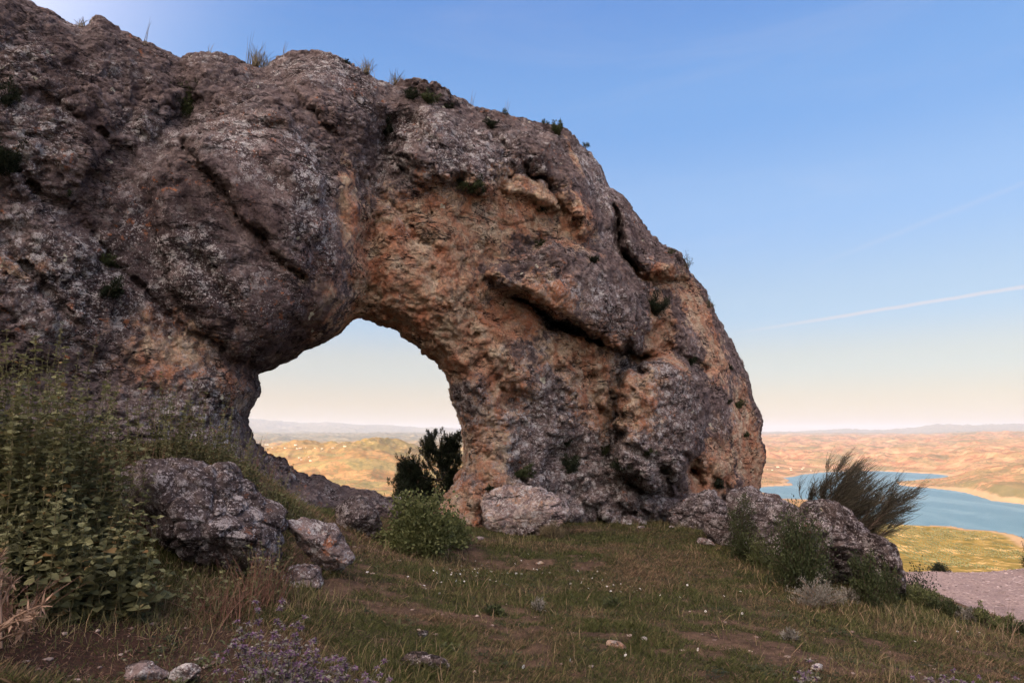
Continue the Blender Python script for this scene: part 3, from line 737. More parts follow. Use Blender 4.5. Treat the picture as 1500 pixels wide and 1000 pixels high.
def boulder(name, label, loc, dims, mat, seed=1, tilt=0.0, yaw=0.0, rough=1.0, lod=6, planes=16, group=None, cat='boulder'):
    r_ = np.random.default_rng(seed)
    V, F = {6: (ICO_V, ICO_F), 7: (ICO7_V, ICO7_F), 4: (ICO4_V, ICO4_F)}[lod]
    rad = np.full(len(V), 9.0)
    n = r_.normal(size=(planes, 3)); n /= np.linalg.norm(n, axis=1)[:, None]
    off = r_.uniform(0.72, 1.0, planes)
    acc = np.zeros(len(V))
    for a, b in zip(n, off):
        c_ = np.maximum(V @ a, 0.02); acc += (b / c_) ** -9.0
    rad = acc ** (-1 / 9.0); rad = np.minimum(rad, 1.25)
    P = V * rad[:, None] * (np.array(dims) / 2)
    P = P @ roty(tilt).T @ rotz(yaw).T
    Lc = float(np.mean(dims)); off3 = np.array(loc) + seed
    Nn = P / (np.linalg.norm(P, axis=1)[:, None] + 1e-6)
    q = P + off3
    d = 0.075 * Lc * fbm(q / (0.42 * Lc), 4, seed, 0.55, ridge=True)
    w1, w2, cid = worley((q + 0.05 * vnoise(q / 0.15, 2)[:, None]) / max(0.12, 0.20 * Lc), seed + 3)
    d += rough * (-0.055 * Lc * (w1 - 0.4) - 0.03 * Lc * np.exp(-((w2 - w1) / 0.09) ** 2))
    if lod > 4:
        w1, w2, cid = worley(q / 0.075, seed + 8)
        d += rough * 0.016 * (0.4 - w1) + 0.010 * fbm(q / 0.05, 3, seed + 4)
    P = P + Nn * d[:, None]
    o = make_mesh(name, P, F, mat, smooth=True)
    o.location = [float(a) for a in loc]
    return tag(o, label, cat, group)
M_pale = rock_material('pale_boulder_stone', light=3.0, pale=1.0, warm=0.45, crust=0.55)
M_mid = rock_material('lichened_boulder_stone', light=1.15, pale=1.0, warm=0.05)
M_dark = rock_material('dark_boulder_stone', light=0.9, pale=0.75, warm=0.1)
M_speck = rock_material('speckled_boulder_stone', light=0.95, pale=1.25, warm=0.05)
M_greyrock = rock_material('grey_rock_stone', light=1.75, pale=1.1, warm=0.1, crust=0.8)
M_white = rock_material('white_stone', light=2.4, pale=0.9, warm=0.2)
M_tan = rock_material('tan_stone', light=1.7, pale=0.3, warm=0.9)
def place(u, v, sink, h):
    g_ = at_ground(u, v); return np.array([g_[0], g_[1], g_[2] + h * 0.5 - sink])
def pxb(name, label, u, vb, wpx, hpx, dep, mat, **kw):
    """boulder whose visible foot is at photo position (u, vb); width and height measured there"""
    g_ = at_ground(u, vb); k = (g_[1]) / 1000
    w, h = wpx * k, hpx * k; H = h * 1.25
    raw = kw.pop('raw', None)
    loc = np.array([g_[0], g_[1], g_[2]]) + np.array([g_[0] / g_[1], 1, 0]) * dep * 0.42
    loc[2] = g_[2] + h - H / 2
    if raw: return boulder(name, label, loc, (raw[0] * k, dep, raw[1] * k), mat, **kw)
    return boulder(name, label, loc, (w, dep, H), mat, **kw)
pxb('boulder', 'large pale pinkish boulder standing alone on the grass before the arch foot', 760, 786, 122, 58, 0.9, M_pale, seed=5, lod=7, planes=12)
pxb('boulder', 'small round knob of stone tucked under the right end of the pale boulder', 772, 786, 24, 20, 0.3, M_mid, seed=9)
pxb('boulder', 'long low pale outcrop in the grass at the foot of the arch', 920, 761, 72, 20, 0.5, M_mid, seed=12)
pxb('boulder', 'low pale outcrop hard against the arch foot left of the long low one', 885, 752, 46, 20, 0.5, M_mid, seed=14)
pxb('boulder', 'rounded grey lichened boulder at the left end of the right-hand rock row', 1034, 778, 92, 50, 1.1, M_mid, seed=21, lod=7)
pxb('boulder', 'smaller grey boulder leaning below the rounded one in the rock row', 1060, 800, 72, 42, 0.8, M_mid, seed=23, tilt=R(28))
pxb('boulder', 'dark broad boulder in the middle of the rock row behind green shrubs', 1140, 828, 150, 88, 1.2, M_speck, seed=26, tilt=R(18), lod=7)
pxb('boulder', 'tall purplish lichened boulder with steep right side beneath the windswept broom', 1222, 862, 125, 160, 1.1, M_speck, seed=28, lod=7, tilt=R(40), raw=(165, 100))
pxb('boulder', 'dark rounded boulder at the right end of the rock row', 1280, 872, 66, 118, 0.7, M_speck, seed=31, tilt=R(45), raw=(95, 55))
pxb('boulder', 'big dark slanting boulder half hidden by leafy plants on the left', 298, 852, 240, 245, 1.0, M_speck, seed=35, tilt=R(38), lod=7, raw=(288, 148), planes=14)
pxb('boulder', 'grey and white slanting rock at the edge of the left plants', 476, 850, 92, 120, 0.5, M_greyrock, seed=42, tilt=R(40), raw=(112, 50))
pxb('boulder', 'flat grey rock lying at the foot of the slanting grey and white rock', 446, 858, 62, 26, 0.35, M_greyrock, seed=44, tilt=R(8))
pxb('boulder', 'broken brown rock below the lip of the arch opening', 520, 782, 62, 56, 0.6, M_dark, seed=47, tilt=R(35))
pxb('stone', 'small tan stone fallen beside the broken brown rock under the opening', 548, 790, 36, 15, 0.25, M_mid, seed=49, cat='stone')
pxb('stone', 'white elongated stone on the grass near the right-hand rock row', 1033, 798, 27, 9, 0.15, M_white, seed=52, cat='stone', tilt=R(14))
pxb('stone', 'flat brown and grey slab at the bottom edge of the grass', 625, 985, 74, 20, 0.16, M_mid, seed=55, cat='stone', tilt=R(4))
pxb('stone', 'flat pinkish tan stone lying in the middle of the grass', 902, 951, 30, 10, 0.09, M_tan, seed=57, cat='stone', tilt=R(8), lod=4)
pxb('stone', 'tiny white pebble to the right of the flat pinkish stone', 943, 941, 9, 6, 0.03, M_white, seed=58, cat='stone', lod=4)
pxb('stone', 'small white stone in the grass above the flat brown slab', 620, 934, 13, 10, 0.05, M_white, seed=59, cat='stone', lod=4)
pxb('stone', 'pale grey flat stone in the bottom left, left one of a touching pair', 214, 998, 62, 22, 0.12, M_white, seed=61, cat='stone', tilt=R(12))
pxb('stone', 'pale tan wedge stone in the bottom left, right one of a touching pair', 268, 1002, 46, 26, 0.12, M_white, seed=63, cat='stone', tilt=R(-18))
pxb('stone', 'small pale tan stone at the lower right among flowering stems', 1198, 984, 18, 9, 0.06, M_tan, seed=66, cat='stone', lod=4)
pxb('stone', 'small flat pale stone beside the round green bush', 702, 791, 13, 4, 0.08, M_white, seed=67, cat='stone', lod=4)
pxb('stone', 'small pale stone in the grass between the low outcrop and rock row', 985, 774, 10, 4, 0.08, M_white, seed=68, cat='stone', lod=4)
pxb('stone', 'small pale stone lying just below the long low outcrop', 940, 774, 11, 4, 0.08, M_white, seed=69, cat='stone', lod=4)
pxb('stone', 'small reddish tan stone on bare earth right of the pale boulder', 792, 828, 11, 6, 0.06, M_tan, seed=70, cat='stone', lod=4)
pxb('stone', 'pale stone beside the right end of the pale boulder', 828, 753, 16, 9, 0.15, M_white, seed=71, cat='stone', lod=4)
print('boulders', time.time() - T0)

# ------------------------------------------------------------------ plant building blocks
def unit(a): return a / (np.linalg.norm(a, axis=-1, keepdims=True) + 1e-9)
class Leaves:
    """collects leaf faces; round leaves are six-sided and folded, narrow ones are kites, blades are long kites"""
    def __init__(s): s.V = []; s.Q = []; s.T = []; s.n = 0; s.t = []; s.t2 = []
    def add(s, P, D, L, W, kind='kite', tint=None, fold=0.25, r_=rng):
        N = len(P); D = unit(D); A = unit(np.cross(D, r_.normal(size=(N, 3)) * 0.35 + np.array([0, 0, 1.0])))
        U_ = np.cross(A, D); L = np.broadcast_to(L, N)[:, None]; W = np.broadcast_to(W, N)[:, None]
        if tint is None: tint = r_.uniform(0, 1, N)
        if kind == 'round':
            pts = [(0, 0, 0), (.22, .42, .1), (.62, .5, .16), (1, 0, -.05), (.62, -.5, .16), (.22, -.42, .1), (.5, 0, -.06)]
        elif kind == 'kite':
            pts = [(0, 0, 0), (.45, .5, .12), (1, 0, -.08), (.45, -.5, .12)]
        else:
            pts = [(0, .5, 0), (0, -.5, 0), (.55, -.38, .0), (.55, .38, 0), (1, 0, -.1)]
        v = [P + D * L * a + A * W * b + U_ * (W * fold * 4 * c_ if kind != 'blade' else L * c_ * 2) for a, b, c_ in pts]
        k = len(pts); V = np.stack(v, 1).reshape(-1, 3); b0 = s.n + np.arange(N) * k
        if kind == 'round':
            for q in ((0, 1, 2, 6), (6, 2, 3, 4), (0, 6, 4, 5)): s.Q.append(np.stack([b0 + i for i in q], 1))
        elif kind == 'kite':
            for q in ((0, 1, 2), (0, 2, 3)): s.T.append(np.stack([b0 + i for i in q], 1))
        else:
            s.Q.append(np.stack([b0, b0 + 1, b0 + 2, b0 + 3], 1)); s.T.append(np.stack([b0 + 3, b0 + 2, b0 + 4], 1))
        s.V.append(V); s.n += len(V); s.t.append(np.repeat(tint, k)); s.t2.append(np.repeat(r_.uniform(0, 1, N), k))
    def build(s, name, mat, parent=None):
        F = []
        if s.Q: F.append(np.concatenate(s.Q))
        if s.T: F.append(np.concatenate(s.T))
        return make_mesh(name, np.concatenate(s.V), F, mat, parent, attrs={'tint': np.concatenate(s.t), 'tint2': np.concatenate(s.t2)})
class Tubes:
    """three-sided tapering stems along polylines, all with the same number of points per call"""
    def __init__(s): s.V = []; s.Q = []; s.n = 0; s.t = []
    def add(s, P, r0, r1, sides=3):
        """P (N,k,3)"""
        N, k, _ = P.shape
        T_ = np.gradient(P, axis=1); T_ = unit(T_)
        ref = np.where(np.abs(T_[..., 2:3]) > 0.8, np.array([1.0, 0, 0]), np.array([0, 0, 1.0]))
        A = unit(np.cross(T_, ref)); B = np.cross(T_, A)
        r0 = np.broadcast_to(r0, N); r1 = np.broadcast_to(r1, N)
        rad = r0[:, None] + (r1 - r0)[:, None] * np.linspace(0, 1, k)[None]
        ring = []
        for j in range(sides):
            a = 2 * math.pi * j / sides; ring.append(P + (A * math.cos(a) + B * math.sin(a)) * rad[..., None])
        V = np.stack(ring, 2).reshape(-1, 3)
        base = s.n + (np.arange(N)[:, None, None] * k + np.arange(k - 1)[None, :, None]) * sides
        j = np.arange(sides)[None, None]; j2 = (j + 1) % sides
        s.Q.append(np.stack([base + j, base + j2, base + j2 + sides, base + j + sides], -1).reshape(-1, 4))
        s.V.append(V); s.n += len(V); s.t.append(np.repeat(rng.uniform(0, 1, N), k * sides))
    def build(s, name, mat, parent=None, smooth=True):
        return make_mesh(name, np.concatenate(s.V), [np.concatenate(s.Q)], mat, parent, smooth, attrs={'tint': np.concatenate(s.t)})

M_hore = leaf_material('horehound_leaf', (0.034, 0.037, 0.017), (0.21, 0.215, 0.105), 0.25, extra=((0.26, 0.16, 0.07), 0.93))
M_bush = leaf_material('bush_leaf', (0.060, 0.078, 0.028), (0.20, 0.215, 0.09), 0.3)
M_shrub = leaf_material('shrub_leaf', (0.028, 0.040, 0.018), (0.095, 0.115, 0.048), 0.3)
M_darkleaf = leaf_material('dark_evergreen', (0.010, 0.016, 0.009), (0.032, 0.042, 0.020), 0.15)
M_jun = leaf_material('juniper_needles', (0.008, 0.015, 0.009), (0.030, 0.040, 0.019), 0.12)
M_grey = leaf_material('grey_leaf', (0.15, 0.145, 0.12), (0.33, 0.31, 0.27), 0.25)
M_sage = leaf_material('woolly_leaf', (0.12, 0.125, 0.095), (0.30, 0.29, 0.245), 0.25)
M_purple = leaf_material('purple_petal', (0.10, 0.055, 0.115), (0.26, 0.16, 0.27), 0.3)
M_broom = leaf_material('broom_twig', (0.045, 0.042, 0.028), (0.125, 0.11, 0.075), 0.1)
M_stem = leaf_material('green_stem', (0.07, 0.075, 0.035), (0.16, 0.14, 0.075), 0.05)
M_drystem = leaf_material('dry_stem', (0.15, 0.095, 0.065), (0.36, 0.25, 0.18), 0.1)
M_redstem = leaf_material('reddish_stem', (0.11, 0.055, 0.045), (0.25, 0.14, 0.10), 0.1)
M_bark = plain_material('bark', (0.05, 0.035, 0.025), (0.12, 0.09, 0.07), 20)
M_tuft = leaf_material('dry_grass_blade', (0.09, 0.075, 0.045), (0.28, 0.23, 0.14), 0.2)

def upright_plant(name, label, loc, n, H, spread, leaf, mat=None, seed=0, cat='plant', lean=(0, 0), node=0.055, group=None, flower=False, low=0.1):
    """square-stemmed herb: many upright stems, opposite round leaves shrinking upwards"""
    r_ = np.random.default_rng(seed + 100)
    root = empty(name, loc, label, cat, group)
    a = r_.uniform(0, 2 * math.pi, n); rad = spread * np.sqrt(r_.uniform(0, 1, n))
    base = np.stack([np.cos(a) * rad * 0.8, np.sin(a) * rad * 0.8, np.zeros(n)], 1)
    wb = base[:, :2] + np.array(loc)[:2]
    base[:, 2] = ground_z(wb[:, 0], wb[:, 1]) - loc[2] - 0.03
    base[:, 2] = np.clip(base[:, 2], -0.25, 0.35)
    h = H * r_.uniform(0.55, 1.05, n) * (1 - 0.35 * (rad / spread) ** 2)
    tip = base + np.stack([np.cos(a) * rad * 0.45 + lean[0] * h, np.sin(a) * rad * 0.45 + lean[1] * h, h], 1) + r_.normal(size=(n, 3)) * 0.04
    k = 7; t = np.linspace(0, 1, k)
    mid = (base + tip) / 2 + r_.normal(size=(n, 3)) * 0.05
    P = ((1 - t) ** 2)[None, :, None] * base[:, None] + (2 * t * (1 - t))[None, :, None] * mid[:, None] + (t ** 2)[None, :, None] * tip[:, None]
    tb = Tubes(); tb.add(P, 0.0045, 0.0020)
    tb.build('stems', M_stem, root)
    lv = Leaves()
    for i in range(n):
        m = max(3, int(h[i] * (1 - low) / node)); tt = np.linspace(low, 1.0, m) + r_.normal(size=m) * 0.01
        tt = np.clip(tt, 0, 1)[:, None]
        q = (1 - tt) ** 2 * base[i] + 2 * tt * (1 - tt) * mid[i] + tt ** 2 * tip[i]
        tt = tt[:, 0]
        ph = r_.uniform(0, 6.28) + np.arange(m) * math.pi / 2
        size = leaf * (1.15 - 0.72 * tt) * r_.uniform(0.5, 1.25, m)
        for sgn in (0, math.pi):
            up = r_.uniform(-0.35, 0.35, m) + 0.25 * tt
            d = np.stack([np.cos(ph + sgn), np.sin(ph + sgn), up], 1)
            lv.add(q + r_.normal(size=(m, 3)) * 0.004, d, size, size * 0.85, 'round', tint=np.clip(0.15 + 0.5 * tt + r_.uniform(-0.15, 0.35, m), 0, 1), r_=r_)
        # small leaf rosette at each node
        e = 2
        for _ in range(e):
            d = r_.normal(size=(m, 3)) * 0.6 + np.array([0, 0, 0.4])
            lv.add(q, d, size * 0.55, size * 0.4, 'round', tint=np.clip(0.3 + 0.6 * tt + r_.uniform(-0.2, 0.3, m), 0, 1), r_=r_)
        if flower:
            fl = Leaves()
            mm = tt > 0.45; qq = np.repeat(q[mm], 16, 0); 
            if len(qq):
                d = r_.normal(size=(len(qq), 3)) * np.array([1, 1, 0.5])
                fl.add(qq, d, 0.021, 0.010, 'kite', r_=r_)
            qq = np.repeat(q[mm], 6, 0)
            if len(qq):
                d = r_.normal(size=(len(qq), 3)) * np.array([1, 1, 0.3]) - np.array([0, 0, 0.2])
                fl.add(qq, d, 0.035, 0.006, 'kite', r_=r_)
            nst = 0
            if len(qq) and mm.sum() > 1:
                qm = q[mm]; dv = qm[1:] - qm[:-1]; fl.add(qm[:-1], dv, np.linalg.norm(dv, axis=1) * 1.02, 0.004, 'kite', r_=r_)
            if fl.n:
                fo_ = fl.build('flower_spike', M_purple, root); fo_.data.materials.append(M_grey)
                nf = len(fo_.data.polygons); mi = np.zeros(nf, np.int32); nk = int(mm.sum()) 
                per = nk * 16; T1 = per; T2 = nk * 6
                mi[2 * T1:] = 1; fo_.data.polygons.foreach_set('material_index', mi)
    lv.build('foliage', mat or M_hore, root)
    return root

def dome_shrub(name, label, loc, w, dpt, h, n_leaf, leaf, mat, seed=0, kind='kite', cat='shrub', stems=40, aspect=0.5, group=None, normal=None, clump=0.5, up=0.5, stem_mat=None):
    """bushy shrub: stems fan out from the base, leafy clumps crowd their ends"""
    r_ = np.random.default_rng(seed + 500)
    root = empty(name, loc, label, cat, group)
    ax = np.array([0, 0, 1.0]) if normal is None else unit(np.array(normal, float) * 0.7 + np.array([0, 0, 0.6]))
    d = r_.normal(size=(stems, 3)); d[:, 2] = np.abs(d[:, 2]) * 1.0 + 0.05; d = unit(d)
    ext = d * np.array([w / 2, dpt / 2, h]) * r_.uniform(0.62, 1.05, stems)[:, None]
    if normal is not None: ext = d * 0.5 * np.array([w, w, h * 1.3]) * (r_.uniform(0.15, 1.0, stems) ** 1.0 * 1.5)[:, None] + ax * 0.12 * h + r_.normal(size=3) * 0.12 * w
    st_ = r_.normal(size=(stems, 3)) * np.array([w, dpt, 0]) * 0.09
    k = 6; t = np.linspace(0, 1, k); mid = st_ + (ext - st_) * 0.5 + np.array([0, 0, h * 0.10]) + r_.normal(size=(stems, 3)) * 0.03 * h
    P = ((1 - t) ** 2)[None, :, None] * st_[:, None] + (2 * t * (1 - t))[None, :, None] * mid[:, None] + (t ** 2)[None, :, None] * ext[:, None]
    tb = Tubes(); tb.add(P, 0.008 * min(1, h * 1.5), 0.0025); tb.build('stems', stem_mat or M_bark, root)
    lv = Leaves()
    which = r_.integers(0, stems, n_leaf); tt = np.clip(r_.beta(2.2, 1.1, n_leaf), 0.08, 1)[:, None]
    q = (1 - tt) ** 2 * st_[which] + 2 * tt * (1 - tt) * mid[which] + tt ** 2 * ext[which]
    q = q + r_.normal(size=(n_leaf, 3)) * (clump * 0.14 * min(w, h) * np.array([1, 1, 0.9]))
    out = unit(q + np.array([0, 0, h * 0.05])) + r_.normal(size=(n_leaf, 3)) * 0.8 + np.array([0, 0, up])
    ct = r_.uniform(-0.25, 0.25, stems)
    lv.add(q, out, leaf * r_.uniform(0.6, 1.25, n_leaf), leaf * aspect * r_.uniform(0.7, 1.2, n_leaf), kind, tint=np.clip(0.4 + ct[which] + r_.uniform(-0.3, 0.4, n_leaf), 0, 1), r_=r_)
    lv.build('foliage', mat, root)
    return root

def grass_tuft(name, label, loc, n, H, spread, mat, seed=0, cat='grass tuft', group=None, width=0.006, wind=(0.1, 0)):
    r_ = np.random.default_rng(seed + 900)
    P0 = np.array(loc) + r_.normal(size=(n, 3)) * np.array([spread, spread, 0]) * 0.35
    h = H * r_.uniform(0.5, 1.05, n); a = r_.uniform(0, 6.28, n); sp = r_.uniform(0, 1, n) * spread * 1.3
    tip = P0 + np.stack([np.cos(a) * sp + wind[0] * h, np.sin(a) * sp + wind[1] * h, h], 1)
    mid = P0 * 0.5 + tip * 0.5 + np.stack([-np.cos(a) * sp * 0.25, -np.sin(a) * sp * 0.25, h * 0.1], 1)
    t = np.linspace(0, 1, 5); P = ((1 - t) ** 2)[None, :, None] * P0[:, None] + (2 * t * (1 - t))[None, :, None] * mid[:, None] + (t ** 2)[None, :, None] * tip[:, None]
    tb = Tubes(); tb.add(P - np.array(loc), width * 0.5, width * 0.12)
    o = tb.build(name, mat); o.location = [float(x) for x in loc]
    return tag(o, label, cat, group)

# ------------------------------------------------------------------ leafy plants on the left
def gpt(u, v): return at_ground(u, v)
def gxy(x, y): return np.array([x, y, gz(x, y)])
def by_depth(u, y): return gxy((u - 750) / 1000 * y, y)
G1 = 'leafy horehound plants on the left bank'
lefts = [
 (40, 4.5, 30, 0.72, 0.34, 0.095, 'big-leaved horehound clump at the left edge nearest the dry thistles'),
 (115, 4.5, 36, 0.75, 0.32, 0.105, 'big round-leaved horehound clump second from the left edge at the front'),
 (190, 4.7, 34, 0.75, 0.28, 0.10, 'big round-leaved horehound clump against the slanting dark boulder'),
 (25, 4.9, 44, 1.85, 0.42, 0.09, 'tall horehound stems at the left edge of the photo against the rock wall'),
 (100, 5.0, 44, 1.72, 0.40, 0.09, 'tall upright horehound stems right of the leftmost ones'),
 (165, 5.3, 38, 1.45, 0.32, 0.08, 'tall horehound above the top of the slanting boulder'),
 (225, 7.0, 40, 1.05, 0.42, 0.060, 'small-leaved horehound behind the top of the slanting boulder'),
 (290, 7.2, 44, 0.95, 0.42, 0.055, 'small-leaved horehound below the cream lichen scar on the wall'),
 (345, 7.3, 44, 0.80, 0.40, 0.055, 'small-leaved horehound left of the arch opening'),
 (395, 7.4, 40, 0.60, 0.40, 0.048, 'pale green horehound under the left lip of the opening'),
 (438, 7.6, 34, 0.48, 0.34, 0.045, 'low pale green horehound rightmost of the left bank'),
 (375, 6.0, 18, 0.42, 0.20, 0.055, 'horehound sprig hanging over the right shoulder of the slanting boulder'),
 (430, 6.3, 14, 0.30, 0.16, 0.050, 'small horehound beside the grey and white slanting rock'),
 (318, 4.9, 9, 0.26, 0.09, 0.045, 'single small horehound shoot in front of the slanting boulder'),
 (352, 5.15, 20, 0.42, 0.20, 0.055, 'horehound in front of the slanting boulder, middle of its foot'),
 (408, 5.6, 22, 0.48, 0.20, 0.055, 'horehound at the lower right end of the slanting boulder'),
 (262, 5.0, 20, 0.34, 0.22, 0.060, 'low horehound at the lower left foot of the slanting boulder'),
 (60, 6.3, 34, 1.5, 0.5, 0.06, 'shaded horehound against the wall above the tall left stems'),
]
for i, (u, y, n, H, sp, lf, lab) in enumerate(lefts):
    upright_plant('horehound_plant', lab, by_depth(u, y), n, H, sp, lf, M_hore, seed=i, group=G1, low=0.06)
# dark reddish stems under the plants
for i, (u, y, H, lab) in enumerate(((390, 5.4, 0.42, 'thicket of thin reddish stems right of the slanting boulder'), (345, 5.0, 0.32, 'thin reddish stems in front of the slanting boulder'),
                                    (225, 6.2, 0.75, 'tall thin reddish stems beside the top of the slanting boulder'), (25, 3.9, 0.30, 'thin reddish dead stems at the lower left edge'))):
    grass_tuft('dead_stem_thicket', lab, by_depth(u, y), 90, H, 0.26, M_redstem, seed=i, cat='dead stems', width=0.006)

# dry thistles
def thistle(label, loc, H, lean, seed):
    r_ = np.random.default_rng(seed); root = empty('dry_thistle', loc, label, 'thistle', 'dry thistles on the left')
    base = np.zeros((5, 3)) + r_.normal(size=(5, 3)) * 0.015; tip = np.array([lean, 0.0, H]) + r_.normal(size=(5, 3)) * np.array([0.05, 0.05, 0.05])
    t = np.linspace(0, 1, 6); P = base[:, None] * (1 - t)[None, :, None] + tip[:, None] * t[None, :, None] + (np.sin(t * 3.1) * 0.03)[None, :, None] * np.array([0, 0, 1.0])
    tb = Tubes(); tb.add(P, 0.008, 0.005, 4); tb.build('stems', M_drystem, root)
    lv = Leaves(); q = np.repeat(tip, 26, 0); lv.add(q, r_.normal(size=(len(q), 3)) + np.array([0, 0, .3]), r_.uniform(0.04, 0.09, len(q)), 0.010, 'kite', r_=r_)
    q = P[:, 3:].reshape(-1, 3).repeat(4, 0); lv.add(q, r_.normal(size=(len(q), 3)), 0.06, 0.012, 'kite', r_=r_)
    lv.build('spiny_heads', M_drystem, root)
thistle('dry pale thistle head at the left edge under the big leaves', by_depth(25, 3.75) , 0.34, -0.02, 3)
thistle('dry pale thistle leaning right with a forked bare stem', by_depth(5, 3.65), 0.20, 0.26, 4)

# purple-flowered woolly herbs
G2 = 'purple-flowered woolly herbs'
for i, (u, y, n, H, sp, lab) in enumerate(((408, 3.8, 42, 0.50, 0.20, 'tall purple-flowered woolly herb, left part of the bottom clump'), (468, 3.8, 50, 0.38, 0.22, 'purple-flowered woolly herb in the middle of the bottom clump'),
                                           (532, 3.8, 42, 0.31, 0.18, 'short purple-flowered woolly herb at the right of the bottom clump'),
                                           (1352, 4.75, 22, 0.30, 0.15, 'purple-flowered herb at the bottom edge towards the right'), (1425, 4.9, 26, 0.26, 0.20, 'purple-flowered herb nearest the bottom right corner'),
                                           (1162, 4.75, 12, 0.16, 0.12, 'small purple-flowered herb at the bottom edge right of centre'))):
    upright_plant('flowering_herb', lab, by_depth(u, y), n, H, sp, 0.042, M_sage, seed=40 + i, group=G2, flower=True, node=0.05, cat='flowering plant', low=0.05)

def crest(u, v):
    for dv in range(0, 60, 2):
        p_, n_, hit = on_arch(u, v + dv)
        if hit: return p_
    return p_
# ------------------------------------------------------------------ shrubs around the grass
dome_shrub('leafy_bush', 'round bright green bush below the right end of the arch opening', at_ground(612, 806), 1.05, 0.9, 0.80, 7500, 0.042, M_bush, 1, 'round', cat='bush', stems=90, aspect=0.8, clump=0.55)
dome_shrub('leafy_bush', 'smaller green bush joined to the right side of the round bright bush', at_ground(660, 800), 0.62, 0.6, 0.50, 3200, 0.038, M_bush, 2, 'round', cat='bush', stems=50, aspect=0.8)
def at_d(u, v, y):
    return CAM + ray(u, v) * (y / ray(u, v)[1])
def gshrub(label, u, v, w, h, n, leaf, mat, seed, dep=None, name='shrub', **kw):
    g_ = at_ground(u, v); k = g_[1] / 1000
    dome_shrub(name, label, g_, w * k, (dep or w * k), h * k, n, leaf, mat, seed, **kw)
gshrub('dark green shrub growing between the two left boulders of the rock row', 1092, 822, 60, 92, 5000, 0.032, M_shrub, 11)
gshrub('low yellowish shrub at the foot of the rock row below the dark green one', 1116, 834, 50, 52, 2600, 0.030, M_bush, 12)
gshrub('broad dark green shrub in front of the middle boulder of the rock row', 1172, 862, 104, 118, 9500, 0.036, M_shrub, 13, stems=90, up=1.2)
gshrub('green shrub standing at the right end of the rock row', 1268, 888, 52, 86, 3800, 0.032, M_shrub, 14, up=1.2)
gshrub('brownish green shrub on the right shoulder of the rock row', 1302, 884, 40, 66, 2400, 0.030, M_shrub, 17, up=1.2)
gshrub('pale grey woolly shrub in the grass before the rock row', 1198, 888, 88, 42, 2800, 0.030, M_grey, 15, aspect=0.3, up=1.3, stem_mat=M_drystem)
gshrub('small green shrub at the edge of the grass above the gravel', 1352, 888, 50, 34, 2400, 0.028, M_bush, 16)
gshrub('grey green tuft on the grass edge right of the small green shrub', 1392, 902, 34, 26, 1200, 0.028, M_shrub, 18, up=1.0)
gshrub('small leafy weed growing up before the gravel near the right edge', 1440, 915, 26, 34, 420, 0.030, M_bush, 19, up=1.2, stems=14)
gshrub('small leafy weed at the right edge of the grass rim', 1478, 922, 26, 26, 420, 0.028, M_bush, 20, up=1.2, stems=14)
gshrub('low dark shrub at the arch foot beside the rounded grey boulder', 975, 757, 44, 32, 2600, 0.030, M_darkleaf, 21)
gshrub('silvery spreading weed in the grass right of centre', 1158, 938, 34, 16, 260, 0.045, M_grey, 22, aspect=0.2, stems=16)
gshrub('pale silvery weed in the grass left of centre', 788, 895, 22, 24, 200, 0.040, M_grey, 23, aspect=0.25, stems=12)
gshrub('dark green rosette weed in the grass left of the middle', 722, 898, 36, 10, 500, 0.035, M_shrub, 24)
gshrub('dark green rosette weed in the middle of the grass', 898, 888, 26, 10, 400, 0.035, M_shrub, 25)
gshrub('dark dry grass tuft beside the right end of the pale boulder', 812, 790, 46, 26, 1100, 0.09, M_tuft, 26, aspect=0.06, up=1.6)
gshrub('green shrub at the lower right corner of the arch', 1082, 752, 46, 30, 2200, 0.032, M_shrub, 27)
gshrub('bright low weeds along the arch foot above the grey boulder', 1010, 748, 60, 16, 1800, 0.030, M_bush, 28)
for i, (u, v, w_, h_, lab) in enumerate(((1330, 880, 40, 26, 'low olive weed at the left end of the gravel verge'), (1372, 894, 34, 20, 'low olive weed between the two verge shrubs'), (1415, 908, 36, 18, 'grey green weed on the verge left of the leafy weeds'),
                                         (1460, 922, 30, 16, 'sparse weed between the two leafy weeds on the verge'), (1494, 930, 30, 20, 'weed on the verge at the right edge of the photo'), (1245, 884, 40, 24, 'low green weed between the grey woolly shrub and the end shrub'))):
    gshrub(lab, u, v, w_, h_, 700, 0.028, (M_bush, M_shrub, M_grey)[i % 3], 140 + i, name='verge_weed', cat='weed', stems=26, up=1.0)
for i, (u, v, H, lab) in enumerate(((210, 66, 0.45, 'single thin stalk on the crest above the left shoulder'), (306, 76, 0.22, 'tiny thin stalks on the crest left of the tall tuft'), (362, 92, 0.65, 'tall thin stalk beside the tuft left of the highest hump'), (414, 80, 0.35, 'thin stalk on the left side of the highest hump'),
                                    (690, 150, 0.30, 'thin stalks on the slope right of the right hump'), (742, 162, 0.35, 'dotted dry stalks on the skyline above the right swelling'))):
    grass_tuft('crest_stalk', lab, crest(u, v), 4, H, 0.05, M_tuft, seed=90 + i, cat='stalk', width=0.009, wind=(0.12, 0))
